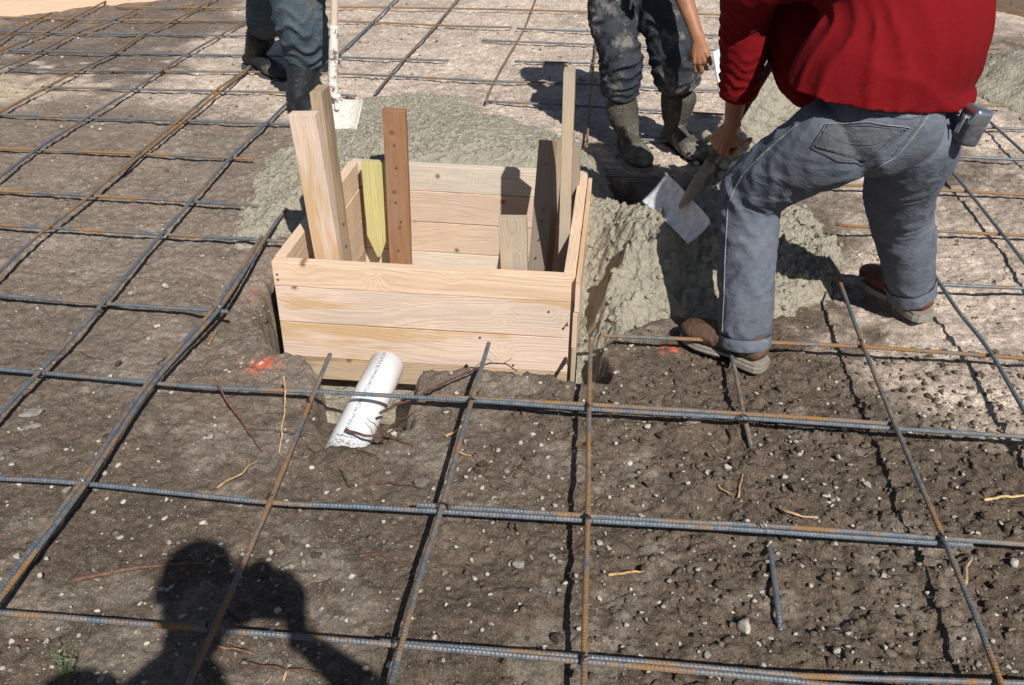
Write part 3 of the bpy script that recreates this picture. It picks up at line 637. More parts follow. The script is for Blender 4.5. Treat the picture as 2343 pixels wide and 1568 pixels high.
# nails
def nail(c, n, L=.004, r=.0042, parent=form, bend=0):
    c = Vector(c); n = Vector(n).normalized()
    p = [c-n*.004, c+n*L, c+n*L, c+n*(L+.0016)]
    V, F = sweep([c-n*.004, c+n*(L-.0001), c+n*L, c+n*(L+.0015)], [r*.55, r*.55, r, r], 9, up=(1, .2, .1))
    o = mesh_obj('nail', V, F, MAT['nail'], parent=parent, smooth=False); return o
fn = Vector((0, -1, 0)); yF = BA[1]-.001
for u, v, L in ((634, 628, .001), (636, 640, .001), (1297, 656, .001), (1298, 668, .001), (1298, 739, .03), (1300, 823, .045), (1255, 713, .002), (1098, 772, .002), (1174, 835, .002)):
    p = at(u, v, BA[1]-.0015); nail(p, fn+Vector((0, 0, .25 if L > .01 else 0)), L)
for st, us in ((s4, ((908, 382), (906, 462), (918, 506), (916, 518), (912, 572), (903, 330))), (s6, ((1250, 376), (1244, 480), (1240, 506), (1236, 548), (1228, 590))), (s2, ((783, 512), (789, 563)))):
    for u, v in us:
        M_ = st.matrix_basis; p0 = M_.translation + world_loc(form); dep = {id(s4): 3.42, id(s6): 3.05, id(s2): 2.86}[id(st)]
        nrm = {id(s4): fn, id(s6): Vector((-.62, -.78, 0)), id(s2): Vector((1, 0, 0))}[id(st)]
        # find where the view line meets the stake
        dgs = bpy.context.evaluated_depsgraph_get(); bv = BVHTree.FromObject(st, dgs); Mi = st.matrix_basis.inverted()
        o_ = Vector(EYE) - world_loc(form); d_ = Vector(ray(u, v)).normalized()
        hit = bv.ray_cast(Mi @ o_, (Mi.to_3x3() @ d_).normalized())
        if hit[0] is not None:
            wp = st.matrix_basis @ hit[0] + world_loc(form); wn = st.matrix_basis.to_3x3() @ hit[1]
            nail(wp, wn, .006, .0036)
# ------------------------------------------------------------------ white pipe
pa_, pb_ = at(884, 838, 2.47), gp(798, 1015, -.135)
ax = Vector(pb_-pa_).normalized(); RP = .057; pa_ = Vector(pa_); pb_ = Vector(pb_)+ax*.12; Lp = (pb_-pa_).length
bmx = bmesh.new(); ns = 64
X_ = ax.cross(Vector((0, 0, 1))).normalized(); Z_ = X_.cross(ax).normalized()
rings = []
for rr, tt in ((RP-.006, .10), (RP-.006, .001), (RP-.005, 0), (RP-.001, 0), (RP, .001), (RP, Lp*.33), (RP, Lp*.66), (RP, Lp)):
    rings.append([bmx.verts.new(pa_+ax*tt+(X_*math.cos(a)+Z_*math.sin(a))*rr) for a in [k*2*math.pi/ns for k in range(ns)]])
for a, b in zip(rings, rings[1:]):
    for k in range(ns): bmx.faces.new((a[k], a[(k+1) % ns], b[(k+1) % ns], b[k]))
bmx.faces.new(rings[0])
bmesh.ops.recalc_face_normals(bmx, faces=bmx.faces)
PV = np.array([v.co[:] for v in bmx.verts]); PF = [[v.index for v in f.verts] for f in (bmx.verts.index_update() or bmx.faces)]; bmx.free()
b = NB('white_pvc'); o_ = b.obj(); se = b.n('ShaderNodeSeparateXYZ'); b.l(o_, se.inputs[0])
smear = b.ramp(b.noise(b.scale(o_, (6, 6, 6)), 6, 5, .7), [(.56, 0.0), (.72, .35)])
speck = b.ramp(b.noise(o_, 140, 4, .75), [(.63, 0.0), (.68, .8)])
low = b.ramp(b.math('MULTIPLY', se.outputs[1], 1.0), [(.0, 1.0), (1.0, 1.0)])
c_ = b.mix(smear, (.84, .86, .88), (.62, .58, .52))
# soil splashes get dense towards the buried end (local y grows away from it)
fm = b.n('ShaderNodeMapRange'); b.l(se.outputs[1], fm.inputs[0]); fm.inputs[1].default_value = -.22; fm.inputs[2].default_value = -.10; fm.inputs[3].default_value = 1.0; fm.inputs[4].default_value = 0.0
sp_ = b.math('GREATER_THAN', b.math('MULTIPLY', b.noise(o_, 150, 5, .8), b.math('ADD', .72, b.math('MULTIPLY', fm.outputs[0], .42))), .53)
c_ = b.mix(b.math('MULTIPLY', sp_, .8), c_, (.17, .13, .10))
b.col(c_).rough(.38); b.b.inputs['Specular IOR Level'].default_value = .45; b.bump(b.noise(o_, 60, 3), .08, .002)
pipe = mesh_obj('plastic_pipe', PV, PF, b.m); tag(pipe, 'white plastic drain pipe with printed lettering slanting up against the box', 'pipe')
# printed lettering, set round the pipe wall
def pipe_text(s, t0, ang0, size, mat, name='lettering', width=None):
    cu = bpy.data.curves.new('t', 'FONT'); cu.body = s; cu.size = size; cu.extrude = 0; cu.resolution_u = 3
    to = bpy.data.objects.new('t', cu); C.objects.link(to); bpy.context.view_layer.update()
    me = bpy.data.meshes.new_from_object(to.evaluated_get(bpy.context.evaluated_depsgraph_get())); bpy.data.objects.remove(to); bpy.data.curves.remove(cu)
    bm = bmesh.new(); bm.from_mesh(me); bpy.data.meshes.remove(me)
    kx = width/max(v.co.x for v in bm.verts)
    out = []
    for v in bm.verts:
        x, y = v.co.x*kx, v.co.y; a = ang0 - y/RP
        p = pa_+ax*(t0-x)+(X_*math.cos(a)+Z_*math.sin(a))*(RP+.0006)
        out.append(p[:])
    bm.verts.index_update(); F = [[v.index for v in f.verts] for f in bm.faces]; bm.free()
    return mesh_obj(name, out, F, mat, parent=pipe, smooth=False)
ink = m_plain('print_ink', (.09, .10, .16), .6)
blue_ink = m_plain('blue_marker', (.03, .07, .26), .6)
def unit_ang(u, v, Yt):
    "angle round the pipe of the point the view line meets"
    o_ = Vector(EYE); d_ = Vector(ray(u, v)).normalized(); 
    # closest hit on the cylinder
    dp = d_-ax*d_.dot(ax); m = (o_-pa_); mp = m-ax*m.dot(ax); A_ = dp.dot(dp); B_ = 2*dp.dot(mp); C_ = mp.dot(mp)-RP*RP; disc = B_*B_-4*A_*C_
    if disc < 0: return None
    t = (-B_-math.sqrt(disc))/(2*A_); p = o_+d_*t; q = p-pa_; tt = q.dot(ax); q = q-ax*tt
    return tt, math.atan2(q.dot(Z_), q.dot(X_))
ha = unit_ang(868, 838, 0); hb = unit_ang(786, 985, 0)
if ha and hb:
    for k, s in enumerate(['OK 4 SL-M DO', '[ASTM D-2665 NSF-dwv]', 'PVC DWV', '180 NSF-pc ]']):
        pass
    pipe_text('180 [NSF-rpc]  PVC DWV  [ASTM D-2665 NSF-dwv] OK 4 SL-M DO', hb[0], (ha[1]+hb[1])/2+.12, .0165, ink, width=hb[0]-.006)
    # blue marker stroke near the soil
    pts = []
    for k in range(9):
        h_ = unit_ang(770+k*5.5, 994+k*1.2+random.uniform(-1, 1), 0)
        if h_: pts.append(pa_+ax*h_[0]+(X_*math.cos(h_[1])+Z_*math.sin(h_[1]))*(RP+.0002))
    V, F = sweep(np.array([p[:] for p in pts]), .0012, 5); mesh_obj('marker_stroke', V, F, blue_ink, parent=pipe)
# soil heaped over the buried end of the pipe
hx, hy, hF = grid(np.arange(-.95, -.30, .0055), np.arange(1.72, 2.22, .0055))
pc = gp(800, 1035, -.09); 
hz = -.17 + .125*np.exp(-(((hx-pc[0])/.18)**2+((hy-pc[1]+.055)/.085)**2)**1.3) + .006*fbm(hx, hy, 24, 4, 12, .6)*1.5 + .5*.03*stones(hx, hy, .03, 611, .15, .45, .8)+.4*.014*stones(hx, hy, .014, 615, .15, .45, .8)
kf = (hz > ground_z(hx, hy, False)-.03)[hF].all(1); hF = hF[kf]; used = np.unique(hF); remap = -np.ones(len(hx), int); remap[used] = np.arange(len(used))
hs = mesh_obj('soil_heap', np.stack([hx, hy, hz], -1)[used], remap[hF], MAT['soil'], cols=np.tile(np.array([[.124, .094, .072]]), (len(used), 1)))
tag(hs, 'loose brown soil heaped over the lower end of the white pipe', 'soil', kind='stuff')
# ------------------------------------------------------------------ edge boards at the far side of the plot
def plank(pts_px, z0, z1, th, mat, label, cat='edge board'):
    a, b = gp(*pts_px[0], -.04), gp(*pts_px[1], -.04); a = Vector(a); b = Vector(b); d = (b-a).normalized(); c = (a+b)/2; c.z = (z0+z1)/2
    nb[0] += 1; me = boardmesh((b-a).length, z1-z0, th, .003, 12, .006, nb[0]); me.materials.append(mat)
    o = bpy.data.objects.new('edge_board', me); C.objects.link(o); dz = Vector((0, 0, 1)); Mx = Matrix((d, dz, d.cross(dz))).transposed().to_4x4(); Mx.translation = c+Vector((-d.y, d.x, 0))*th/2
    o.matrix_basis = Mx; return tag(o, label, cat)
plank([(-700, 120), (430, -2)], -.08, .28, .04, MAT['pine'], 'tan edge board bounding the plot in the top left corner')
plank([(2170, 5), (3200, 215)], -.08, .12, .04, MAT['dark'], 'dark brown edge board in the top right corner')
# grass beyond the right edge board
# ------------------------------------------------------------------ bodies and clothes
def nrm(v): v = np.asarray(v, float); return v/(np.linalg.norm(v)+1e-12)
def limb(pts, rads, side=(1, 0, 0), seg=44, n=10, fold=None, round_ends=True):
    """tapered tube through the points; rads = radius or (half width along side, half thickness); fold(t, th, s) adds to the radius"""
    pts = np.array([np.asarray(p, float) for p in pts]); R = np.array([(r, r) if np.isscalar(r) else r for r in rads], float)
    k = max(3, n); Q = smooth_path(list(pts), k)
    RR = smooth_path([np.array([a, b, 0]) for a, b in R], k)[:, :2]
    d = np.r_[0, np.cumsum(np.linalg.norm(np.diff(Q, axis=0), axis=1))]; m = max(8, int(d[-1]/.006)); t = np.linspace(0, d[-1], m)
    P = np.stack([np.interp(t, d, Q[:, i]) for i in range(3)], -1); A = np.interp(t, d, RR[:, 0]); B = np.interp(t, d, RR[:, 1])
    T = np.gradient(P, axis=0); T /= np.linalg.norm(T, axis=1)[:, None]+1e-12
    S = np.asarray(side, float)[None]-T*(T@np.asarray(side, float))[:, None]; S /= np.linalg.norm(S, axis=1)[:, None]+1e-12; N = np.cross(T, S)
    if round_ends:
        e = np.ones(m); L = d[-1]
        ra = (A[0]+B[0])/2*.6; rb = (A[-1]+B[-1])/2*.6
        e = np.minimum(e, np.sqrt(np.clip(1-((ra-t)/ra).clip(0, 1)**2, .02, 1))); e = np.minimum(e, np.sqrt(np.clip(1-((rb-(L-t))/rb).clip(0, 1)**2, .02, 1)))
        A = A*e; B = B*e
    th = np.arange(seg)*2*np.pi/seg; tt = (t/d[-1])[:, None]*np.ones((1, seg)); TH = th[None, :]*np.ones((m, 1))
    f = fold(tt, TH, t[:, None]*np.ones((1, seg))) if fold is not None else 0
    ca, sa = np.cos(TH), np.sin(TH)
    V = P[:, None, :] + S[:, None, :]*(ca*(A[:, None]+f))[..., None] + N[:, None, :]*(sa*(B[:, None]+f))[..., None]
    i = np.arange(m*seg).reshape(m, seg); j = np.roll(i, -1, axis=1)
    F = np.stack([i[:-1], j[:-1], j[1:], i[1:]], -1).reshape(-1, 4).tolist(); F.append(list(i[0])[::-1]); F.append(list(i[-1]))
    return V.reshape(-1, 3), F
def creases(spec, seed=0, base=.0015):
    """spec: list of (t0, width, amp, freq, skew, th0); sharp cloth ridges wrapping part of the way round"""
    def f(t, th, s):
        r = base*2*vn(np.cos(th)*2+7+s*9, np.sin(th)*2+s*14, seed) + base*2*vn(np.cos(th)*5+s*30, np.sin(th)*5+s*40, seed+9)
        for k, (t0, wd, amp, fr, sk, th0) in enumerate(spec):
            ph = s*fr + sk*np.cos(th-th0) + 1.7*vn(np.cos(th)*1.5+k*3, np.sin(th)*1.5+s*8, seed+20+k)
            rg = (1-np.abs(np.sin(np.pi*ph)))**1.4-.33
            env = np.exp(-((t-t0)/wd)**2)*(.35+.65*(.5+.5*np.cos(th-th0)))
            r = r+1.35*amp*env*rg*(.5+1.2*(vn(s*12+k, th*1.1, seed+40+k)+.5))
        return r
    return f
def remesh(parts, vox, smooth=3, bounds=None):
    V = []; F = []; o = 0
    for v, f in parts:
        V.append(np.asarray(v)); F += [[i+o for i in g] for g in f]; o += len(v)
    V = np.concatenate(V); me = bpy.data.meshes.new('tmp'); me.from_pydata(V.tolist(), [], F); me.update()
    ob = bpy.data.objects.new('tmp', me); C.objects.link(ob)
    md = ob.modifiers.new('r', 'REMESH'); md.mode = 'VOXEL'; md.voxel_size = vox
    if smooth:
        ms = ob.modifiers.new('s', 'SMOOTH'); ms.factor = .5; ms.iterations = smooth
    dg = bpy.context.evaluated_depsgraph_get(); ev = ob.evaluated_get(dg); m2 = ev.to_mesh()
    co = np.zeros(len(m2.vertices)*3, np.float32); m2.vertices.foreach_get('co', co); co = co.reshape(-1, 3).astype(float)
    li = np.zeros(len(m2.loops), np.int32); m2.loops.foreach_get('vertex_index', li); tot = np.zeros(len(m2.polygons), np.int32); m2.polygons.foreach_get('loop_total', tot)
    ev.to_mesh_clear(); bpy.data.objects.remove(ob); bpy.data.meshes.remove(me)
    if (tot == 4).all(): Fq = li.reshape(-1, 4)
    else:
        Fq = []; k = 0
        for n_ in tot: Fq.append(li[k:k+n_].tolist()); k += n_
    return co, Fq
def finger(Mw, base, dr, bend, lens, r0, r1, pn):
    """chain of three bones; dr start direction, bend axis pn, bend angles"""
    p = np.asarray(base, float); d = nrm(dr); P = [p-d*.02, p]; R = [r0*.95, r0*1.04]; n_ = np.asarray(pn, float)
    for k, (L, a) in enumerate(zip(lens, bend)):
        q = Quaternion(Vector(n_), a); d = np.array(q @ Vector(d)); rr = r0+(r1-r0)*(k+1)/3
        P.append(p+d*L*.5); R.append(rr*1.0)
        p = p+d*L; P.append(p); R.append(rr*1.08 if k < 2 else rr*.8)
    W = [np.array(Mw @ Vector(x)) for x in P]; side = np.array(Mw.to_3x3() @ Vector(n_))
    return limb(W, R, side=side, seg=14, n=4)
def hand(Mw, side=1, curl=(.3, .35, .25), thumb=(.2, .3, .2), spread=.06, palm=1.0, tdir=(.75, .6, -.35)):
    """wrist at the origin, fingers along +y, back of the hand +z, thumb on side*x"""
    s = side; parts = []; G = lambda x, y, z: np.array(Mw @ Vector((x*s, y, z)))
    sd = np.array(Mw.to_3x3() @ Vector((1, 0, 0)))
    parts.append(limb([G(0, -.03, 0), G(0, .0, .001), G(0, .03, .002), G(0, .06, .002), G(0, .085, 0), G(0, .098, -.004)], [(.027, .021), (.028, .020), (.035, .018), (.041, .0165), (.0425, .0145), (.036, .010)], side=sd, seg=28, n=5))
    parts.append(limb([G(.012, .012, -.006), G(.027, .035, -.010), G(.030, .06, -.006)], [.013, .016, .011], side=sd, seg=16, n=4))
    for k, (bx, by, L, r) in enumerate(((.031, .088, .076, .0092), (.0105, .094, .084, .0096), (-.0105, .090, .078, .0091), (-.030, .081, .062, .0080))):
        c = [a*(1+.10*k) for a in curl]; dr = (s*(bx*spread*18*.5), 1, 0)
        parts.append(finger(Mw, (bx*s, by, -.001), dr, [-a for a in c], (L*.44, L*.31, L*.25), r, r*.82, (1, 0, 0)))
        parts.append(limb([G(bx*.5, .03, .012), G(bx*.85, .065, .0145), G(bx, by, .009)], [.0035, .0045, .0065], side=sd, seg=10, n=3))
    td = (tdir[0]*s, tdir[1], tdir[2]); tn = nrm(np.cross(nrm(td), (0, .2, -1)))
    parts.append(finger(Mw, (.026*s, .026, -.008), td, [thumb[0]*s, thumb[1]*s, thumb[2]*s], (.042, .031, .025), .0125, .0098, tn))
    return parts
def frame(origin, ydir, zhint):
    y = Vector(ydir).normalized(); z = Vector(zhint); z = (z-y*z.dot(y)).normalized(); x = y.cross(z)
    Mw = Matrix((x, y, z)).transposed().to_4x4(); Mw.translation = Vector(origin); return Mw
def head(c, look, up, r=1.0):
    """c centre of the skull; look direction"""
    f = Vector(look).normalized(); u = Vector(up); u = (u-f*u.dot(f)).normalized(); s = f.cross(u); P = lambda x, y, z: np.array(Vector(c)+(s*x+f*y+u*z)*r); sd = np.array(s)
    parts = [limb([P(0, -.012, -.075), P(0, -.012, -.04), P(0, -.01, 0), P(0, -.012, .045), P(0, -.015, .085), P(0, -.015, .112)], [(.052, .062), (.066, .083), (.074, .094), (.075, .096), (.064, .080), (.035, .045)], side=sd, seg=30, n=4),
        limb([P(0, .055, -.118), P(0, .045, -.09), P(0, .04, -.05), P(0, .042, .0)], [(.022, .020), (.042, .036), (.056, .046), (.055, .045)], side=sd, seg=24, n=4),      # jaw and chin
        limb([P(0, .088, .012), P(0, .101, -.014), P(0, .112, -.034), P(0, .098, -.041)], [(.008, .008), (.009, .009), (.014, .012), (.012, .009)], side=sd, seg=12, n=4),   # nose
        limb([P(-.045, .074, .022), P(0, .087, .024), P(.045, .074, .022)], [.010, .012, .010], side=np.array(f), seg=12, n=4),                                    # brow
        limb([P(-.026, .083, -.066), P(0, .094, -.064), P(.026, .083, -.066)], [(.006, .006), (.008, .0075), (.006, .006)], side=np.array(f), seg=10, n=4),
        limb([P(-.022, .082, -.076), P(0, .091, -.076), P(.022, .082, -.076)], [.006, .008, .006], side=np.array(f), seg=10, n=4)]
    for k in (-1, 1): parts.append(limb([P(.074*k, -.01, -.032), P(.081*k, -.018, .0), P(.078*k, -.012, .026)], [(.005, .010), (.006, .017), (.005, .012)], side=sd, seg=12, n=3))
    eyes = [P(.032*k, .076, .002) for k in (-1, 1)]
    return parts, eyes, P, sd
MS = dict(
    skin=m_plain('tanned_skin', (.33, .150, .085), .5, 0, .18, 22, .35, .0012, .4, 260), hair=m_plain('black_hair', (.012, .010, .009), .6, 0, .3, 90, .8, .004),
    eye=m_plain('eye', (.35, .33, .30), .3), sole_pale=m_plain('pale_sole', (.25, .225, .195), .8, 0, .25, 50, .4, .003), sole_dark=m_plain('dark_sole', (.07, .075, .08), .7, 0, .3, 50, .4, .003))
def m_cloth(name, base, fade, spots=0.0, dirt=(.10, .085, .07), dirtamt=.4, weave=900, fine=.12, rough=.92, wrinkle=.55, spotcol=(.55, .53, .48), thresh=.62, sheen=.0):
    b = NB(name); o = b.obj()
    big = b.noise(o, 7, 4, .6); mid = b.noise(o, 60, 4, .7)
    c = b.mix(b.ramp(big, [(.25, 0.1), (.78, .9)]), base, fade)
    c = b.mix(1.0, c, b.ramp(b.noise(o, weave, 2, .6), [(.3, 1-fine*1.6), (.7, 1+fine*1.6)]), 'MULTIPLY')
    c = b.mix(1.0, c, b.ramp(mid, [(.3, 1-fine), (.7, 1+fine)]), 'MULTIPLY')
    d = b.ramp(b.noise(b.scale(o, (1, 1, 1), (3, 5, 1)), 5.5, 4, .65), [(.52, 0.0), (.72, dirtamt)])
    c = b.mix(d, c, dirt)
    if spots:
        s1 = b.ramp(b.noise(o, 130, 3, .65), [(thresh, 0.0), (thresh+.03, 1.0)]); s2 = b.ramp(b.noise(o, 9, 3, .6), [(.42, 0.0), (.62, spots)])
        c = b.mix(b.math('MULTIPLY', s1, s2), c, spotcol)
        c = b.mix(b.math('MULTIPLY', b.ramp(b.noise(o, 6.3, 4, .7), [(.53, 0.0), (.64, .8)]), spots*.75), c, (.27, .26, .245))
    b.col(c).rough(rough); b.b.inputs['Specular IOR Level'].default_value = .12
    wr = b.math('ABSOLUTE', b.math('SUBTRACT', b.noise(b.scale(o, (16, 16, 26)), 1.0, 3, .5, .6), .5)); wr2 = b.math('ABSOLUTE', b.math('SUBTRACT', b.noise(b.scale(o, (42, 30, 55)), 1.0, 2, .5, .4), .5))
    nn = b.bump(b.math('ADD', b.math('MULTIPLY', b.math('POWER', wr, .6), -1.0), b.math('MULTIPLY', wr2, -.35)), wrinkle, .012)
    b.bump(b.math('ADD', b.noise(o, 420, 3, .6), b.math('MULTIPLY', b.noise(o, 45, 4, .6), 1.6)), .35, .0022, prev=nn); return b.m
MS['denim_grey'] = m_cloth('grey_denim', (.085, .102, .135), (.165, .185, .225), dirt=(.085, .08, .075), dirtamt=.6, fine=.14, wrinkle=.36); MS['denim_dirty'] = m_cloth('dirty_denim', (.075, .08, .09), (.13, .14, .16), dirt=(.06, .055, .05), dirtamt=.8, fine=.2)
MS['denim_seam'] = m_cloth('denim_seam', (.24, .25, .28), (.30, .31, .33)); MS['denim_dark'] = m_cloth('denim_shade', (.085, .092, .11), (.12, .13, .15))
MS['denim_teal'] = m_cloth('dark_blue_denim', (.032, .050, .070), (.082, .112, .135), .25, thresh=.68)
MS['denim_splash'] = m_cloth('splashed_denim', (.018, .024, .038), (.06, .065, .075), 1.0, thresh=.67)
MS['red'] = m_cloth('red_cotton', (.150, .005, .008), (.18, .006, .010), dirtamt=.12, dirt=(.12, .01, .01), fine=.06, wrinkle=.16)
MS['grey_shirt'] = m_cloth('grey_cotton', (.12, .13, .15), (.16, .17, .19)); MS['black_shirt'] = m_cloth('dark_cotton', (.03, .03, .035), (.05, .05, .055))
MS['leather'] = m_cloth('brown_leather', (.085, .042, .028), (.14, .085, .06), dirt=(.22, .17, .13), dirtamt=.55, rough=.6, weave=300, fine=.08)
MS['leather_red'] = m_cloth('reddish_leather', (.12, .040, .030), (.16, .07, .05), dirt=(.22, .17, .13), dirtamt=.4, rough=.55, weave=300, fine=.08)
MS['rubber'] = m_cloth('black_rubber', (.014, .016, .018), (.030, .034, .038), .5, dirt=(.10, .10, .09), dirtamt=.35, rough=.5, weave=300, fine=.1, thresh=.66)
MS['mudboot'] = m_cloth('muddy_boot', (.045, .041, .034), (.12, .112, .09), .9, dirt=(.34, .315, .26), dirtamt=.85, rough=.8, weave=200, fine=.15, thresh=.6)
def boot(parent, toe, heel, top, mat, solemat, wid=1.0, rtop=.055, zs=-.055, shaft_r=.05, label=None, lace=None, heel_h=.03, hscale=1.0, foldspec=None, topmat=None):
    """toe and heel: ground points; top: middle of the boot's opening"""
    toe = np.array(toe, float); heel = np.array(heel, float); L = np.linalg.norm(toe-heel); f = (toe-heel)/L; up = np.array([0, 0, 1.]); s = nrm(np.cross(f, up)); up = np.cross(s, f)
    P = lambda x, y, z: heel+f*x*L+s*y+up*(z*hscale)
    o0 = .022
    X = [(.02, .026, .030), (.07, .036, .05), (.2, .038, .07), (.32, .037, .085), (.45, .044, .080), (.58, .051, .068), (.70, .055, .058), (.82, .053, .050), (.91, .044, .042), (.97, .031, .030), (1.0, .012, .016)]
    parts = [limb([P(x, .0, o0+h*.5) for x, w_, h in X], [(w_*wid, h*.52*hscale+.006) for x, w_, h in X], side=s, seg=32, n=4, fold=creases([(.5, .12, .004, 40, .3, 1.5)], 3, .0006))]
    top = np.array(top, float); an = P(.22, 0, .085)
    parts.append(limb([P(.20, 0, .03), an, an*.5+top*.5, top], [(.036*wid, .05), (.037*wid+.004, .052), (shaft_r*.98, shaft_r*1.05), (rtop, rtop*1.05)], side=s, seg=40, n=6, fold=creases(foldspec or [(.35, .2, .006, 22, .4, 3.1)], 5, .0008)))
    V, F = remesh(parts, .0045, 4)
    V = V[:]; lo = heel@up+.017; d = V@up; k = d < lo; V[k] += np.outer(lo-d[k], up)
    o = mesh_obj('boot', V, F, mat, parent=parent); tag(o, label)
    out = []
    prof = [(-.015, 0), (-.005, .028), (.05, .040), (.15, .042), (.32, .038), (.45, .043), (.60, .053), (.74, .057), (.86, .051), (.95, .036), (1.0, .020), (1.018, 0)]
    pr = prof+[(x, -y) for x, y in prof[-2:0:-1]]
    def slab(x0, x1, za, zb, grow=0):
        q = [(min(max(x, x0), x1), y*(1 if x0-.02 <= x <= x1+.02 else .97)) for x, y in pr]
        n = len(q); vs = []
        for z, g in ((za, -.002), (za+.004, grow), (zb-.004, grow), (zb, -.002)):
            for x, y in q: vs.append(P(x, y*wid*1.0+(g if y > 0 else -g), z/hscale))
        Fs = [list(range(n))[::-1], [3*n+k for k in range(n)]]
        for l_ in range(3): Fs += [[l_*n+k, l_*n+(k+1) % n, (l_+1)*n+(k+1) % n, (l_+1)*n+k] for k in range(n)]
        return vs, Fs
    v1, f1 = slab(-.015, 1.018, .014, .023, -.002); v2, f2 = slab(-.015, .30, -.008-heel_h+.03, .015, .001)
    v3_, f3 = slab(.46, 1.0, .004, .015, .000)
    V = v1+v2+v3_; F = f1+[[i+len(v1) for i in g] for g in f2]+[[i+len(v1)+len(v2) for i in g] for g in f3]
    mesh_obj('sole', V, F, solemat, parent=o, smooth=False)
    return o
def surf_hits(bv, px):
    out = []
    for u, v in px:
        h = bv.ray_cast(Vector(EYE), Vector(ray(u, v)).normalized())
        if h[0] is not None: out.append((np.array(h[0]), np.array(h[1])))
    return out
def dense(px, step=4):
    out = []
    for (a, b), (c, d) in zip(px, px[1:]):
        n = max(1, int(math.hypot(c-a, d-b)/step)); out += [(a+(c-a)*k/n, b+(d-b)*k/n) for k in range(n)]
    return out+[px[-1]]
def seam(bv, px, mat, parent, r=.0016, name='seam', lift=.0006, label=None):
    h = surf_hits(bv, dense(px))
    if len(h) < 3: return
    P = np.array([p+n*lift for p, n in h]); k = np.r_[True, np.linalg.norm(np.diff(P, axis=0), axis=1) < .06]; P = P[k]
    for _ in range(2): P[1:-1] = P[1:-1]*.5+(P[:-2]+P[2:])*.25
    V, F = sweep(P, r, 6); return tag(mesh_obj(name, V, F, mat, parent=parent), label)
def patch(bv, quad, mat, parent, name, lift=.003, n=22, label=None):
    q = [np.array(p, float) for p in quad]; V = []; ok = True
    for i in range(n+1):
        for j in range(n+1):
            a, b = i/n, j/n; p = (q[0]*(1-a)+q[1]*a)*(1-b)+(q[3]*(1-a)+q[2]*a)*b
            h = bv.ray_cast(Vector(EYE), Vector(ray(*p)).normalized())
            if h[0] is None: return None
            V.append((np.array(h[0]), np.array(h[1])))
    P = np.array([v[0] for v in V]); N = np.array([v[1] for v in V]); Ng = N.reshape(n+1, n+1, 3)
    edge = np.zeros((n+1, n+1)); edge[1:-1, 1:-1] = 1
    V = P+N*(lift*edge.ravel()-.001*(1-edge.ravel()))[:, None]
    i = np.arange((n+1)**2).reshape(n+1, n+1); F = np.stack([i[:-1, :-1], i[1:, :-1], i[1:, 1:], i[:-1, 1:]], -1).reshape(-1, 4)
    return tag(mesh_obj(name, V, F, mat, parent=parent), label)
def bvh_of(V, F): return BVHTree.FromPolygons([tuple(v) for v in V], [tuple(f) for f in F])
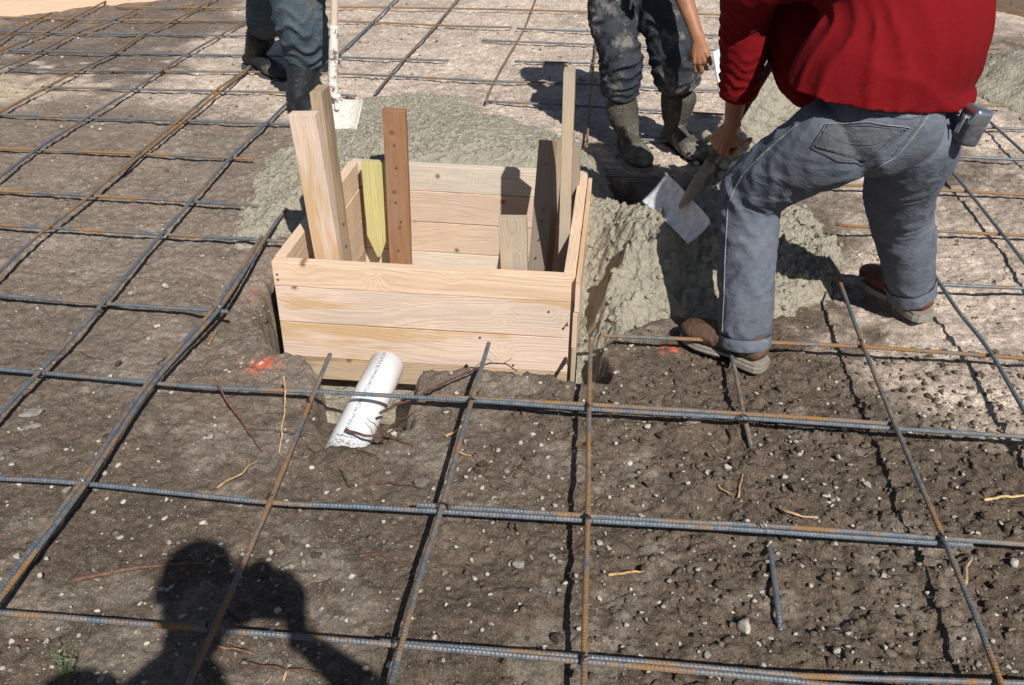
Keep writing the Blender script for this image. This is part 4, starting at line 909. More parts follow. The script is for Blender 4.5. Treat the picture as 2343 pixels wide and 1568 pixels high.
def person(label, J, shirt, skin=MS['skin'], pelvis_loc=None, arms_hi=True, cap=None, sleeve=1.0, hands=None, loc=None, group=None):
    """J: dict of joints (world). Builds the empty and the continuous body with its head and hands"""
    o = empty('person', loc, label, 'person', group)
    parts = []; c = J['chest']; n_ = J['neck']; pv = J['pelvis']; lat = nrm(np.array(J['shR'])-np.array(J['shL']))
    parts.append(limb([pv, np.array(pv)*.6+np.array(c)*.4, c, n_], [(.11, .08), (.125, .095), (.16, .105), (.07, .06)], side=lat, seg=30, n=6))
    hp, eyes, HP, hs_ = head(J['head'], J['look'], J['up'], J.get('hs', 1.0)); parts += hp
    parts.append(limb([np.array(c)*.3+np.array(n_)*.7, n_, HP(0, -.02, -.06)], [.06, .055, .056], side=lat, seg=24, n=5))
    for s in 'LR':
        q_ = J.get('leg'+s) or [J['hip'+s], J['kn'+s], J['an'+s]]; q_ = [np.array(x, float) for x in q_]; q_[0] = q_[0]*.6+np.array(pv)*.4; parts.append(limb(q_, [.06]+[.042]*(len(q_)-2)+[.035], side=lat, seg=20, n=6))
        parts.append(limb([np.array(J['sh'+s])*.7+np.array(c)*.3, J['sh'+s], J['el'+s]], [.05, .052, .036], side=lat, seg=20, n=6))
    V, F = remesh(parts, .008, 3); F = [list(f) for f in F]
    for s in 'LR':
        sh, e, w_ = [np.array(J[k+s], float) for k in ('sh', 'el', 'wr')]
        hd = hands[s] if hands else {}
        Mw = frame(w_, hd.get('dir', w_-e), hd.get('back', lat*(1 if s == 'R' else -1))); Mw = Mw @ Matrix.Scale(hd.get('size', 1.08), 4)
        hp_ = [limb([sh*.35+e*.65, e, e*.7+w_*.3, e*.25+w_*.75, w_, w_+(w_-e)*.06], [.038, .040, .042, .031, (.028, .022), (.028, .021)], side=np.array(Mw.to_3x3() @ Vector((1, 0, 0))), seg=28, n=6)]
        hp_ += hand(Mw, side=hd.get('side', 1), curl=hd.get('curl', (.35, .45, .3)), thumb=hd.get('thumb', (.2, .3, .2)), tdir=hd.get('tdir', (.75, .6, -.35)))
        v2, f2 = remesh(hp_, hd.get('vox', .0035), 2); f2 = [[i+len(V) for i in f] for f in f2]; V = np.concatenate([V, v2]); F += f2
    body = mesh_obj('body', V, F, skin, parent=o)
    for e in eyes:
        v, f = ICO2; mesh_obj('eye', v*.0115+e, f, MS['eye'], parent=body)
    # hair or cap
    hv = limb([HP(0, -.03, -.03), HP(0, -.022, .03), HP(0, -.016, .08), HP(0, -.015, .118)], [(.072, .082), (.081, .098), (.072, .088), (.04, .05)], side=hs_, seg=30, n=5, fold=creases([], 8, .003))
    if cap is None: mesh_obj('hair', *remesh([hv], .005, 1), MS['hair'], parent=o)
    else:
        brim = limb([HP(0, .07, .045), HP(0, .12, .040), HP(0, .165, .030)], [(.075, .006), (.078, .005), (.055, .004)], side=hs_, seg=30, n=5)
        mesh_obj('cap', *remesh([hv, brim], .005, 1), cap, parent=o)
    return o, body, HP
# ------------------------------------------------------------------ the worker in the red shirt
A3 = lambda u, v, Y: np.array(at(u, v, Y))
Z0 = -.055
toeL, heelL = gp(1562, 768, Z0), gp(1748, 843, Z0); toeR, heelR = gp(1972, 636, Z0+.005), gp(2116, 732, Z0+.005)
J = dict(pelvis=A3(2030, 250, 2.50), chest=A3(2050, -40, 2.80), neck=A3(1900, -150, 2.98), head=A3(1850, -215, 3.10)+np.array([0, .02, 0]), look=(-.45, .75, -.75), up=(-.1, .5, .6),
    shL=A3(1740, -60, 2.80), elL=A3(1702, 105, 2.86), wrL=A3(1672, 285, 2.92), shR=A3(2130, -95, 2.93), elR=A3(1990, 30, 3.28), wrR=A3(1845, 85, 3.16),
    hipL=A3(1945, 320, 2.43), knL=A3(1722, 450, 2.64), anL=A3(1704, 790, 2.535), hipR=A3(2110, 300, 2.53), knR=A3(2072, 490, 2.80), anR=A3(2085, 690, 2.93))
bq = [gp(1529, 399, .31), gp(1632, 510, .28), gp(1578, 562, .19), gp(1472, 464, .20)]
shaft_a, shaft_b = A3(1589, 428, (bq[0][1]+bq[1][1])/2+.0), A3(1795, 95, 3.10)
sdir = nrm(shaft_b-shaft_a)
_t = (335-428)/(95-428); ysh = (shaft_a*(1-_t)+shaft_b*_t)[1]; J['wrL'] = A3(1674, 288, ysh-.045); J['elL'] = A3(1702, 105, ysh-.07)
hands = dict(L=dict(dir=nrm(np.array([-.30, .25, -.78])), back=(-.72, -.62, .05), side=-1, curl=(1.25, 1.35, .8), thumb=(-.4, -.5, -.3), tdir=(.6, .6, -.7), vox=.003), R=dict(dir=nrm(sdir*-.3+np.array([-.6, -.3, -.2])), back=(.1, .5, .8), side=1, curl=(1.2, 1.3, .8)))
J['legL'] = [J['hipL'], A3(1885, 338, 2.52), A3(1722, 450, 2.65), A3(1706, 700, 2.57)]; J['legR'] = [J['hipR'], A3(2085, 400, 2.70), A3(2072, 490, 2.83), A3(2084, 650, 2.92)]
red, body, HP = person('person in a red long-sleeved shirt and grey jeans bending to shovel concrete', J, None, hands=hands, loc=tuple((toeL+heelR)/2*[1, 1, 0]+np.array([0, 0, Z0])), cap=MS['grey_shirt'])
# jeans: both legs and the seat grown as one surface
lat = nrm(A3(2130, 250, 2.53)-A3(1920, 290, 2.42)); cam_side = np.array([1., .1, 0])
dpx = lambda px, Y, v=400: px*np.dot(A3(1900, v, Y)-EYE, FW)/FPX
legL = [(1965, 285, 2.50, 112), (1885, 335, 2.52, 102), (1800, 383, 2.57, 86), (1724, 440, 2.64, 76), (1714, 500, 2.63, 70), (1710, 600, 2.60, 66), (1706, 700, 2.57, 62), (1703, 782, 2.545, 57)]
legR = [(2090, 262, 2.54, 106), (2088, 335, 2.60, 99), (2062, 425, 2.72, 80), (2060, 490, 2.82, 70), (2072, 560, 2.86, 62), (2080, 625, 2.90, 55), (2084, 668, 2.92, 50)]
def mk(leg, fold, sq=1.0):
    return limb([A3(u, v, Y) for u, v, Y, w_ in leg], [(dpx(w_, Y, v), dpx(w_, Y, v)*.96) for u, v, Y, w_ in leg], side=cam_side, seg=72, n=8, fold=fold)
fl = creases([(.44, .07, .015, 13, .9, 3.6), (.24, .16, .006, 12, 1.9, 4.4), (.62, .16, .004, 9, 1.6, 2.6), (.93, .06, .006, 18, .4, 4.0), (.78, .12, .004, 8, 1.6, 5.0)], 77, .003)
fr = creases([(.18, .14, .011, 9, 1.8, 4.8), (.45, .15, .011, 10, 1.9, 4.2), (.68, .14, .008, 10, 1.8, 5.2), (.95, .08, .007, 18, .4, 4.6)], 91, .0022)
seat = limb([A3(1900, 305, 2.56), A3(1965, 285, 2.54), A3(2040, 270, 2.54), A3(2112, 245, 2.585)], [dpx(100, 2.5), dpx(120, 2.5), dpx(122, 2.5), dpx(100, 2.53)], side=(0, 1, 0), seg=60, n=8, fold=creases([(.5, .5, .004, 9, .8, 3)], 33, .002))
waist = limb([A3(2035, 250, 2.58), A3(2018, 160, 2.66)], [(dpx(185, 2.55), dpx(100, 2.55)), (dpx(165, 2.6), dpx(98, 2.6))], side=lat, seg=60, n=8)
JV, JF = remesh([mk(legL, fl), mk(legR, fr), seat, waist], .0055, 3)
jeans = mesh_obj('jeans', JV, JF, MS['denim_grey'], parent=red); bj = bvh_of(JV, JF)
sm = MS['denim_seam']; dd = MS['denim_dark']
seam(bj, [(1824, 284), (1780, 322), (1735, 362), (1700, 398), (1676, 440), (1664, 480), (1662, 520), (1658, 600), (1656, 680), (1652, 760)], sm, jeans, .0019)
seam(bj, [(1818, 281), (1772, 318), (1727, 356), (1690, 393), (1668, 430), (1656, 470)], dd, jeans, .0016)
seam(bj, [(2148, 222), (2110, 285), (2080, 325), (2048, 361), (2000, 388)], sm, jeans, .0017); seam(bj, [(2142, 220), (2104, 282), (2072, 322), (2040, 358)], dd, jeans, .0013)
seam(bj, [(1995, 258), (2080, 268), (2150, 250), (2216, 222)], sm, jeans, .0014); seam(bj, [(1990, 264), (2080, 274), (2150, 256), (2218, 228)], dd, jeans, .0012)
pk = patch(bj, [(1888, 286), (2080, 292), (1978, 374), (1858, 336)], MS['denim_dirty'], jeans, 'pocket', .004)
if pk:
    for ln in ([(1888, 286), (1980, 280), (2080, 292)], [(1890, 292), (1980, 287), (2076, 298)], [(2080, 292), (2030, 335), (1978, 374), (1920, 368), (1858, 336), (1888, 286)], [(1880, 300), (1930, 328), (2000, 330), (2048, 310)]):
        seam(bj, ln, sm if ln[0] == (1888, 286) else dd, pk, .0013, 'stitching', .0045)
pk2 = patch(bj, [(2152, 268), (2196, 240), (2190, 310), (2128, 348)], MS['denim_grey'], jeans, 'pocket', .005)
if pk2:
    for ln in ([(2152, 268), (2196, 240)], [(2152, 268), (2142, 308), (2128, 348), (2160, 338)]): seam(bj, ln, sm, pk2, .0014, 'stitching', .0055)
    for k in range(4): seam(bj, [(2140+k*2, 300+k*10), (2165, 296+k*9), (2188, 280+k*9)], dd, pk2, .0016, 'stitching', .0045)
# turned-up cuffs
for (leg, w_, nm, tl) in ((legL, 60, 'cuff', .0), (legR, 54, 'cuff', 0)):
    (u, v, Y, _), (u0, v0, Y0, _) = leg[-1], leg[-2]; a = A3(u, v, Y); d = nrm(A3(u0, v0, Y0)-a); r = dpx(w_, Y, v)
    up_ = .045 if leg is legR else .030; dn = .012
    fo = creases([(.5, .6, .005, 8, .9, 2.0)], 13 if leg is legL else 29, .001); rr = [r*.96, r*1.0, r*1.02, r*.98]
    v1, f1 = limb([a-d*dn, a-d*dn*.5, a+d*up_*.6, a+d*up_], rr, side=cam_side, seg=60, n=5, fold=fo, round_ends=False)
    f1 = f1[:-2]; n_ = 60; inner = v1[:n_]*.86+(a-d*dn)*.14; b0 = len(v1)
    V = np.concatenate([v1, inner, v1[:n_]*.80+(a+d*.02)*.2]); f1 += [[k, b0+k, b0+(k+1) % n_, (k+1) % n_] for k in range(n_)] + [[b0+k, b0+n_+k, b0+n_+(k+1) % n_, b0+(k+1) % n_] for k in range(n_)]
    cu_ = mesh_obj('cuff', V, f1, MS['denim_grey'], parent=jeans); bc = bvh_of(V, f1)
    seam(bc, ([(1655, 764), (1700, 778), (1755, 782)] if leg is legL else [(2030, 640), (2080, 660), (2120, 650)]), sm, cu_, .0016, 'stitching')
# shirt
sh_pts = [A3(2018, 203, 2.59), A3(2032, 160, 2.59), A3(2066, 90, 2.60), A3(2074, 40, 2.64), A3(2056, -30, 2.74), A3(1985, -110, 2.90), A3(1905, -150, 3.0)]
sh_r = [(.282, .20), (.264, .195), (.222, .195), (.212, .19), (.22, .17), (.20, .135), (.085, .075)]
lt = nrm(np.array([.84, .44, .25]))
def sfold(t, th, s):
    r = .004*vn(s*9, th*1.5, 61)*2
    ph = s*7.0 + 1.6*np.cos(th-1.2) + 1.2*vn(s*4, th*1.2, 62); r = r+.017*((1-np.abs(np.sin(np.pi*ph)))**1.6-.3)*(vn(s*6, th*.9, 64)+.45)*np.exp(-((t-.25)/.4)**2)*1.2
    ph2 = th*2.6+s*4+1.5*vn(s*5, th*1.5, 65); r = r+.018*((1-np.abs(np.sin(np.pi*ph2)))**1.6-.3)*(vn(s*3+4, th*1.1, 66)+.5)
    return r
trunk = limb(sh_pts, sh_r, side=lt, seg=90, n=8, fold=sfold, round_ends=False)
slv = limb([A3(1960, -75, 2.82), A3(1850, -80, 2.84), A3(1740, -50, 2.81), A3(1708, 30, ysh-.09), A3(1701, 110, ysh-.07), A3(1694, 180, ysh-.055), A3(1688, 236, ysh-.045)], [.10, .095, .088, .078, .073, .064, .058], side=(1, .1, 0), seg=60, n=8,
    fold=creases([(.55, .2, .010, 20, 1.0, 4.2), (.86, .12, .012, 30, .6, 4.0), (.25, .15, .008, 14, 1.2, 5)], 55, .002))
slr = limb([A3(2030, -90, 2.92), A3(2120, -80, 2.95), A3(2070, -20, 3.12), A3(1995, 28, 3.27), A3(1920, 55, 3.22)], [.085, .085, .072, .066, .058], side=(1, .1, 0), seg=50, n=8, fold=creases([(.6, .2, .010, 20, 1.0, 3)], 57, .002))
flap = limb([A3(1905, 255, 2.44), A3(1850, 262, 2.46), A3(1815, 250, 2.50)], [(.055, .05), (.045, .04), (.03, .022)], side=(0, 0, 1), seg=40, n=6, fold=creases([(.5, .5, .006, 18, .5, 2)], 58, .002))
front = limb([A3(1900, 215, 2.84), A3(1868, 175, 2.92), A3(1856, 120, 2.99), A3(1848, 30, 3.05), A3(1858, -70, 3.08), A3(1900, -130, 3.05)], [.085, .105, .130, .145, .15, .12], side=(1, 0, 0), seg=70, n=8, fold=sfold)
SV, SF = remesh([trunk, front, slv, slr], .006, 2)
shirt = mesh_obj('shirt', SV, SF, MS['red'], parent=red); bs = bvh_of(SV, SF)
m_redd = m_plain('red_stitch', (.12, .004, .006), .9)
seam(bs, [(1830, 238), (1880, 256), (1940, 262), (2050, 254), (2130, 236), (2200, 214)], m_redd, shirt, .0012, 'hem'); seam(bs, [(1655, 222), (1690, 232), (1730, 228)], m_redd, shirt, .0014, 'hem')
# boots
boot(red, toeL, heelL, A3(1703, 758, 2.545), MS['leather'], MS['sole_pale'], 1.05, .050, label='brown leather boot nearest the camera', shaft_r=.046)
boot(red, toeR, heelR, A3(2084, 655, 2.925), MS['leather_red'], MS['sole_pale'], 1.05, .048, label='reddish brown boot set back at the right', shaft_r=.044)
# tape measure clipped on the back pocket
tp = A3(2221, 288, 2.47); tm = empty('tape_measure', tuple(tp-[0, 0, .04]), 'silver tape measure clipped to the back pocket of the grey jeans', 'tape measure')
def rbox(c, X, Y, Z, sx, sy, sz, bev, segs=4):
    bm = bmesh.new(); bmesh.ops.create_cube(bm, size=1)
    for v in bm.verts: v.co = Vector((v.co.x*sx, v.co.y*sy, v.co.z*sz))
    bmesh.ops.bevel(bm, geom=list(bm.edges), offset=bev, segments=segs, affect='EDGES', profile=.5)
    X, Y, Z = Vector(X), Vector(Y), Vector(Z); V = [tuple(Vector(c)+X*v.co.x+Y*v.co.y+Z*v.co.z) for v in bm.verts]; bm.verts.index_update(); F = [[v.index for v in f.verts] for f in bm.faces]; bm.free()
    return V, F
zd = nrm(A3(2243, 252, 2.47)-A3(2205, 328, 2.47)); nd = nrm(np.cross(zd, nrm(np.array([.25, -1, -.25])))); fd = np.cross(nd, zd)
mt_ch = m_plain('chromed_plastic', (.55, .62, .72), .16, .9, .05, 20, .05); mt_dk = m_plain('worn_grey_plastic', (.10, .10, .11), .45, .1, .4, 60, .3)
V, F = rbox(tp, zd, nd, fd, .098, .050, .064, .012); mesh_obj('case', V, F, mt_dk, parent=tm)
V, F = rbox(tp+zd*.026, zd, nd, fd, .052, .054, .068, .013); mesh_obj('chrome_cover', V, F, mt_ch, parent=tm)
V, F = rbox(tp-nd*.034+zd*.002, zd, nd, fd, .05, .003, .018, .001, 1); mesh_obj('belt_clip', V, F, MAT['wire'], parent=tm)
V, F = rbox(tp-nd*.031+zd*.02, zd, nd, fd, .006, .012, .016, .001, 1); mesh_obj('clip_foot', V, F, MAT['wire'], parent=tm)
# ------------------------------------------------------------------ his shovel
def shovel(name_label, a, b, quad, hmat, bmat, r=.0165, socket=.24, splash=None):
    a, b = np.array(a, float), np.array(b, float); d = nrm(b-a)
    o = empty('shovel', tuple(np.mean([np.array(q) for q in quad], axis=0)), name_label, 'shovel')
    V, F = sweep(smooth_path([a+d*socket*.8, (a+b)/2+[.002, 0, 0], b], 10), r, 20); mesh_obj('handle', V, F, hmat, parent=o)
    q = [np.array(x, float) for x in quad]                      # shoulder left, shoulder right, tip right, tip left
    mid = (q[0]+q[1])/2; n_ = nrm(np.cross(q[1]-q[0], q[3]-q[0])); n_ = n_ if n_@(EYE-mid) > 0 else -n_
    N = 26; V = []
    for i in range(N+1):
        for j in range(N+1):
            x, y = i/N, j/N; p = (q[0]*(1-x)+q[1]*x)*(1-y)+(q[3]*(1-x)+q[2]*x)*y
            dish = -.014*(1-(2*x-1)**2)*1.0 + .012*abs(2*x-1)**6 + .012*math.exp(-((x-.5)/.11)**2)*max(0, 1-y*1.6) - .006*math.sin(y*math.pi)
            if y < .06: dish += .012*(1-y/.06)*.5
            V.append(p+n_*dish)
    m_ = (N+1)**2; V = V+[v-n_*.0022 for v in V]; i = np.arange(m_).reshape(N+1, N+1)
    F = np.stack([i[:-1, :-1], i[1:, :-1], i[1:, 1:], i[:-1, 1:]], -1).reshape(-1, 4).tolist(); F += [[k+m_ for k in f[::-1]] for f in F]
    rim = list(i[0, :])+list(i[1:, -1])+list(i[-1, :-1][::-1])+list(i[1:-1, 0][::-1]); F += [[rim[k], rim[(k+1) % len(rim)], rim[(k+1) % len(rim)]+m_, rim[k]+m_] for k in range(len(rim))]
    mesh_obj('blade', V, F, bmat, parent=o)
    e = (q[3]+q[2])/2; dn = nrm(e-mid); V, F = limb([mid+dn*.055+n_*.001, mid+dn*.025+n_*.006, mid+n_*.010, a, a+d*socket*.5, a+d*socket], [(.012, .002), (.018, .006), (.020, .012), (r+.006, r+.006), (r+.005, r+.005), (r+.0025, r+.0025)], side=nrm(q[1]-q[0]), seg=24, n=6)
    mesh_obj('socket', V, F, bmat if splash is None else splash, parent=o)
    return o
bq = [gp(1529, 399, .31), gp(1632, 510, .28), gp(1578, 562, .19), gp(1472, 464, .20)]
m_handle = m_plain('worn_dark_handle', (.11, .085, .068), .6, 0, .45, 40, .4, .002); m_blade = m_plain('skylit_caked_blade', (.68, .70, .74), .55, .1, .3, 30, .7, .004)  # blade colour lifted and blued to stand in for sky light on it
m_sock = m_plain('caked_socket', (.27, .235, .19), .85, 0, .35, 45, .8, .005)
shovel('square shovel with a caked blade coloured pale blue for sky light, cutting into the concrete, held by the red-shirted worker', shaft_a, shaft_b, bq, m_handle, m_blade, .0140, .10, m_sock)
# ------------------------------------------------------------------ worker behind, standing
def simple_clothes(o, J, shirtmat, jeansmat, legs, seed, sr=1.0, sleeves=.55, shirt_r=None, extra=None):
    lat = nrm(np.array(J['shR'])-np.array(J['shL'])); P = []
    for k, leg in enumerate(legs):
        P.append(limb([p for p, r in leg], [r for p, r in leg], side=lat, seg=60, n=8, fold=creases([(.45, .18, .013, 15, 1.1, 4.4+k), (.72, .16, .015, 19, .9, 4.0+k), (.93, .1, .012, 26, .5, 3.6)], seed+k*7, .002)))
    pv = np.array(J['pelvis']); P.append(limb([np.array(J['hipL']), pv, np.array(J['hipR'])], [.10, .12, .10], side=(0, 0, 1), seg=40, n=6)); c = np.array(J['chest'])
    P.append(limb([pv-[0, 0, .02], pv*.75+c*.25], [(.155, .115), (.15, .11)], side=lat, seg=40, n=6))
    je = mesh_obj('jeans', *remesh(P, .007, 2), jeansmat, parent=o)
    n_ = np.array(J['neck']); S = [limb([pv*.95+c*.05, pv*.6+c*.4, c, c*.45+n_*.55, n_], [(.185, .135), (.18, .13), (.20, .135), (.15, .10), (.07, .065)], side=lat, seg=60, n=8, fold=creases([(.2, .3, .010, 8, 1.2, 4)], seed+50, .003), round_ends=False)]
    for s in 'LR':
        sh, e = np.array(J['sh'+s], float), np.array(J['el'+s], float); S.append(limb([sh*.6+c*.4, sh, sh*(1-sleeves)+e*sleeves], [.08, .075, .066], side=lat, seg=40, n=6, fold=creases([(.6, .3, .008, 14, 1, 3)], seed+60, .002)))
    mesh_obj('shirt', *remesh(S, .008, 2), shirtmat, parent=o); return je
hl, tl_ = gp(1425, 345, -.05), gp(1472, 398, -.05); hr, tr = gp(1518, 325, -.05), gp(1608, 386, -.05)
Jm = dict(pelvis=(.34, 4.52, .86), hipL=(.43, 4.48, .80), hipR=(.22, 4.50, .80), knL=A3(1540, 120, 4.34), knR=A3(1413, 130, 4.36), anL=hr+[.03, 0, .09], anR=hl+[.03, 0, .09],
    chest=(.38, 4.40, 1.17), neck=(.42, 4.30, 1.38), head=(.46, 4.20, 1.54), look=(.3, -.75, -.55), up=(.1, -.3, .8),
    shL=(.60, 4.32, 1.30), elL=A3(1540, -75, 4.22), wrL=A3(1598, 92, 4.08), shR=(.20, 4.38, 1.30), elR=(.08, 4.42, 1.02), wrR=(.16, 4.25, .84))
Jm['legL'] = [Jm['hipL'], A3(1515, 0, 4.42), A3(1543, 140, 4.36), A3(1556, 230, 4.44)]; Jm['legR'] = [Jm['hipR'], A3(1404, 0, 4.44), A3(1417, 150, 4.36), A3(1420, 240, 4.42)]
mw, bm_, _ = person('person in dark splashed jeans standing behind the box with one bare hand hanging', Jm, None, loc=tuple((hl+hr)/2), cap=MS['grey_shirt'],
    hands=dict(L=dict(dir=nrm(A3(1612, 190, 4.05)-A3(1598, 92, 4.08)), back=(-.15, -.97, .05), side=1, curl=(.55, .75, .5), thumb=(.25, .3, .25), vox=.003, tdir=(.55, .8, -.45)), R=dict(dir=(.1, -.6, -.6), back=(-.9, 0, .1), side=-1, curl=(1.1, 1.2, .8))))
px = lambda w_, Y, v: w_*np.dot(A3(1450, v, Y)-EYE, FW)/FPX
lgR = [((.22, 4.50, .80), .105), (A3(1404, 0, 4.44), px(56, 4.44, 0)), (A3(1413, 100, 4.36), px(50, 4.36, 100)), (A3(1420, 150, 4.36), px(50, 4.36, 150)), (A3(1418, 195, 4.38), px(46, 4.4, 195)), (A3(1412, 226, 4.40), px(44, 4.4, 220))]
lgL = [((.43, 4.48, .80), .105), (A3(1515, 0, 4.42), px(54, 4.42, 0)), (A3(1530, 80, 4.36), px(54, 4.36, 80)), (A3(1543, 140, 4.36), px(56, 4.36, 140)), (A3(1550, 180, 4.40), px(54, 4.4, 180)), (A3(1552, 202, 4.42), px(50, 4.4, 200))]
simple_clothes(mw, Jm, MS['grey_shirt'], MS['denim_splash'], (lgR, lgL), 500)
boot(mw, tl_, hl, A3(1416, 222, 4.42), MS['mudboot'], MS['sole_pale'], 1.22, .088, zs=-.05, label='muddy boot with its toe in the sun', shaft_r=.072, foldspec=[(.3, .2, .010, 18, .5, 4.5), (.7, .2, .006, 18, .5, 4)], hscale=1.1)
boot(mw, tr, hr, A3(1556, 198, 4.44), MS['mudboot'], MS['sole_dark'], 1.18, .090, zs=-.05, label='muddy boot standing in shade', shaft_r=.078, foldspec=[(.3, .2, .010, 18, .5, 4.5)], hscale=1.1)
# white float in his hand
fc = A3(1652, 165, 4.02); tx = nrm(A3(1655, 215, 4.0)-A3(1640, 125, 4.05))
V, F = rbox(fc, tx, (.6, .75, .1), nrm(np.cross(tx, (.6, .75, .1))), .19, .09, .012, .004, 3); fo_ = mesh_obj('plastic_float', V, F, m_plain('white_plastic', (.66, .68, .68), .5, 0, .2, 20, .2))
tag(fo_, 'white flat hand float held by the worker in splashed jeans', 'float')
# ------------------------------------------------------------------ worker at the left with the white shovel
lh, lt_ = gp(668, 262, -.05), gp(752, 292, -.05); rh, rt = gp(563, 152, -.02), gp(655, 194, -.05)
Jl = dict(pelvis=(-1.62, 4.98, .86), hipL=(-1.50, 4.95, .80), hipR=(-1.74, 5.02, .80), knL=A3(690, 70, 4.78), knR=A3(600, 40, 5.20), anL=lh+[.03, 0, .1], anR=rh+[.04, 0, .1],
    chest=(-1.50, 4.86, 1.16), neck=(-1.40, 4.74, 1.36), head=(-1.30, 4.62, 1.50), look=(.6, -.5, -.6), up=(.3, -.2, .8),
    shL=(-1.26, 4.84, 1.28), elL=(-1.16, 4.66, 1.05), wrL=(-1.24, 4.52, .92), shR=(-1.62, 4.68, 1.28), elR=(-1.60, 4.50, 1.04), wrR=(-1.40, 4.46, .98))
Jl['legL'] = [Jl['hipL'], A3(684, -10, 4.82), A3(692, 60, 4.80), A3(698, 150, 4.88)]; Jl['legR'] = [Jl['hipR'], A3(615, -20, 5.15), A3(606, 25, 5.24), A3(602, 80, 5.34)]
lw, _, _ = person('person in baggy dark blue jeans tucked over black rubber boots at the left', Jl, None, loc=tuple((lh+rh)/2), cap=MS['black_shirt'], hands=dict(L=dict(curl=(1.1, 1.2, .8), side=1), R=dict(curl=(1.1, 1.2, .8), side=-1)))
lgl = [((-1.50, 4.95, .80), .12), (A3(682, -10, 4.82), px(64, 4.8, 0)), (A3(690, 60, 4.80), px(62, 4.8, 60)), (A3(698, 100, 4.82), px(56, 4.8, 100)), (A3(698, 128, 4.84), px(53, 4.8, 120)), (A3(698, 142, 4.86), px(44, 4.8, 140))]
lgr = [((-1.74, 5.02, .80), .12), (A3(615, -20, 5.15), px(50, 5.1, 0)), (A3(606, 25, 5.24), px(44, 5.2, 25)), (A3(602, 62, 5.30), px(38, 5.3, 60)), (A3(602, 78, 5.32), px(34, 5.3, 70))]
simple_clothes(lw, Jl, MS['black_shirt'], MS['denim_teal'], (lgr, lgl), 700)
boot(lw, lt_, lh, A3(699, 128, 4.88), MS['rubber'], MS['sole_dark'], 1.2, .098, label='black rubber boot behind the stakes', shaft_r=.078, hscale=1.1)
boot(lw, rt, rh, A3(603, 66, 5.36), MS['rubber'], MS['sole_dark'], 1.15, .088, label='dark blue-black rubber boot stepping behind', shaft_r=.075, hscale=1.15)
lb = [A3(722, 226, 4.35), A3(832, 230, 4.29), A3(815, 306, 4.20), A3(700, 300, 4.26)]
m_wsplash = m_plain('white_splattered_steel', (.66, .63, .58), .75, 0, .25, 60, .6, .003)
b = NB('splattered_socket'); o_ = b.obj(); b.col(b.mix(b.ramp(b.noise(o_, 28, 4, .7), [(.42, 1.0), (.50, 0.0)]), (.70, .67, .63), (.17, .11, .10))).rough(.7); m_spl = b.m
shovel('white-splattered square shovel stuck in the concrete beside the rubber boots', A3(762, 212, 4.33), A3(768, -380, 4.40), lb, m_plain('pale_ash_handle', (.60, .50, .40), .6, 0, .12, 25, .2), m_wsplash, .0185, .32, m_spl)
# ------------------------------------------------------------------ the photographer, who casts the near shadow
cam_c = np.array([.012, -.065, 1.528])
pc_ = empty('photo_camera', tuple(cam_c-[0, 0, .05]), 'black camera held up by the photographer', 'camera'); blk = m_plain('black_plastic', (.02, .02, .02), .5)
FX, FY = np.array([_cy, -_sy, 0]), FW; FZ = np.cross(FX, FY)
V, F = rbox(cam_c, FX, FY, FZ, .14, .06, .10, .012); mesh_obj('camera_body', V, F, blk, parent=pc_)
V, F = sweep([EYE-FW*.075, EYE-FW*.035, EYE-FW*.004], [.032, .034, .034], 28); mesh_obj('lens', V, F, blk, parent=pc_)
hc = np.array([-.092, -.145, 1.605])
Jp = dict(pelvis=(-.13, -.34, .90), hipL=(-.24, -.34, .84), hipR=(-.02, -.34, .84), knL=(-.27, -.28, .46), knR=(.02, -.28, .46), anL=(-.28, -.34, .04), anR=(.05, -.34, .04),
    chest=(-.14, -.28, 1.24), neck=(-.11, -.20, 1.46), hs=1.13, head=tuple(hc), look=(.05, .9, -.45), up=(0, .3, .9),
    shL=(-.34, -.24, 1.36), elL=(-.27, -.06, 1.17), wrL=(-.075, -.075, 1.45), shR=(.08, -.25, 1.36), elR=(.26, -.06, 1.21), wrR=(.105, -.11, 1.47))
ph, _, _ = person('person with a camera whose shadow falls on the near soil', Jp, None, loc=(-.13, -.34, -.06), hands=dict(L=dict(dir=(.7, .1, .45), back=(-.2, -.1, -.9), side=1, curl=(.5, .6, .4), vox=.004), R=dict(dir=(-.1, .35, .75), back=(.9, -.2, .1), side=1, curl=(.7, .7, .5), vox=.004)))
simple_clothes(ph, Jp, MS['grey_shirt'], MS['denim_dark'], ([((-.24, -.34, .84), .10), ((-.27, -.28, .46), .075), ((-.28, -.34, .06), .07)], [((-.02, -.34, .84), .10), ((.02, -.28, .46), .075), ((.05, -.34, .06), .07)]), 900)
boot(ph, (-.30, -.14, -.075), (-.28, -.42, -.075), (-.28, -.36, .12), MS['leather'], MS['sole_dark']); boot(ph, (.08, -.14, -.075), (.05, -.42, -.075), (.05, -.36, .12), MS['leather'], MS['sole_dark'])
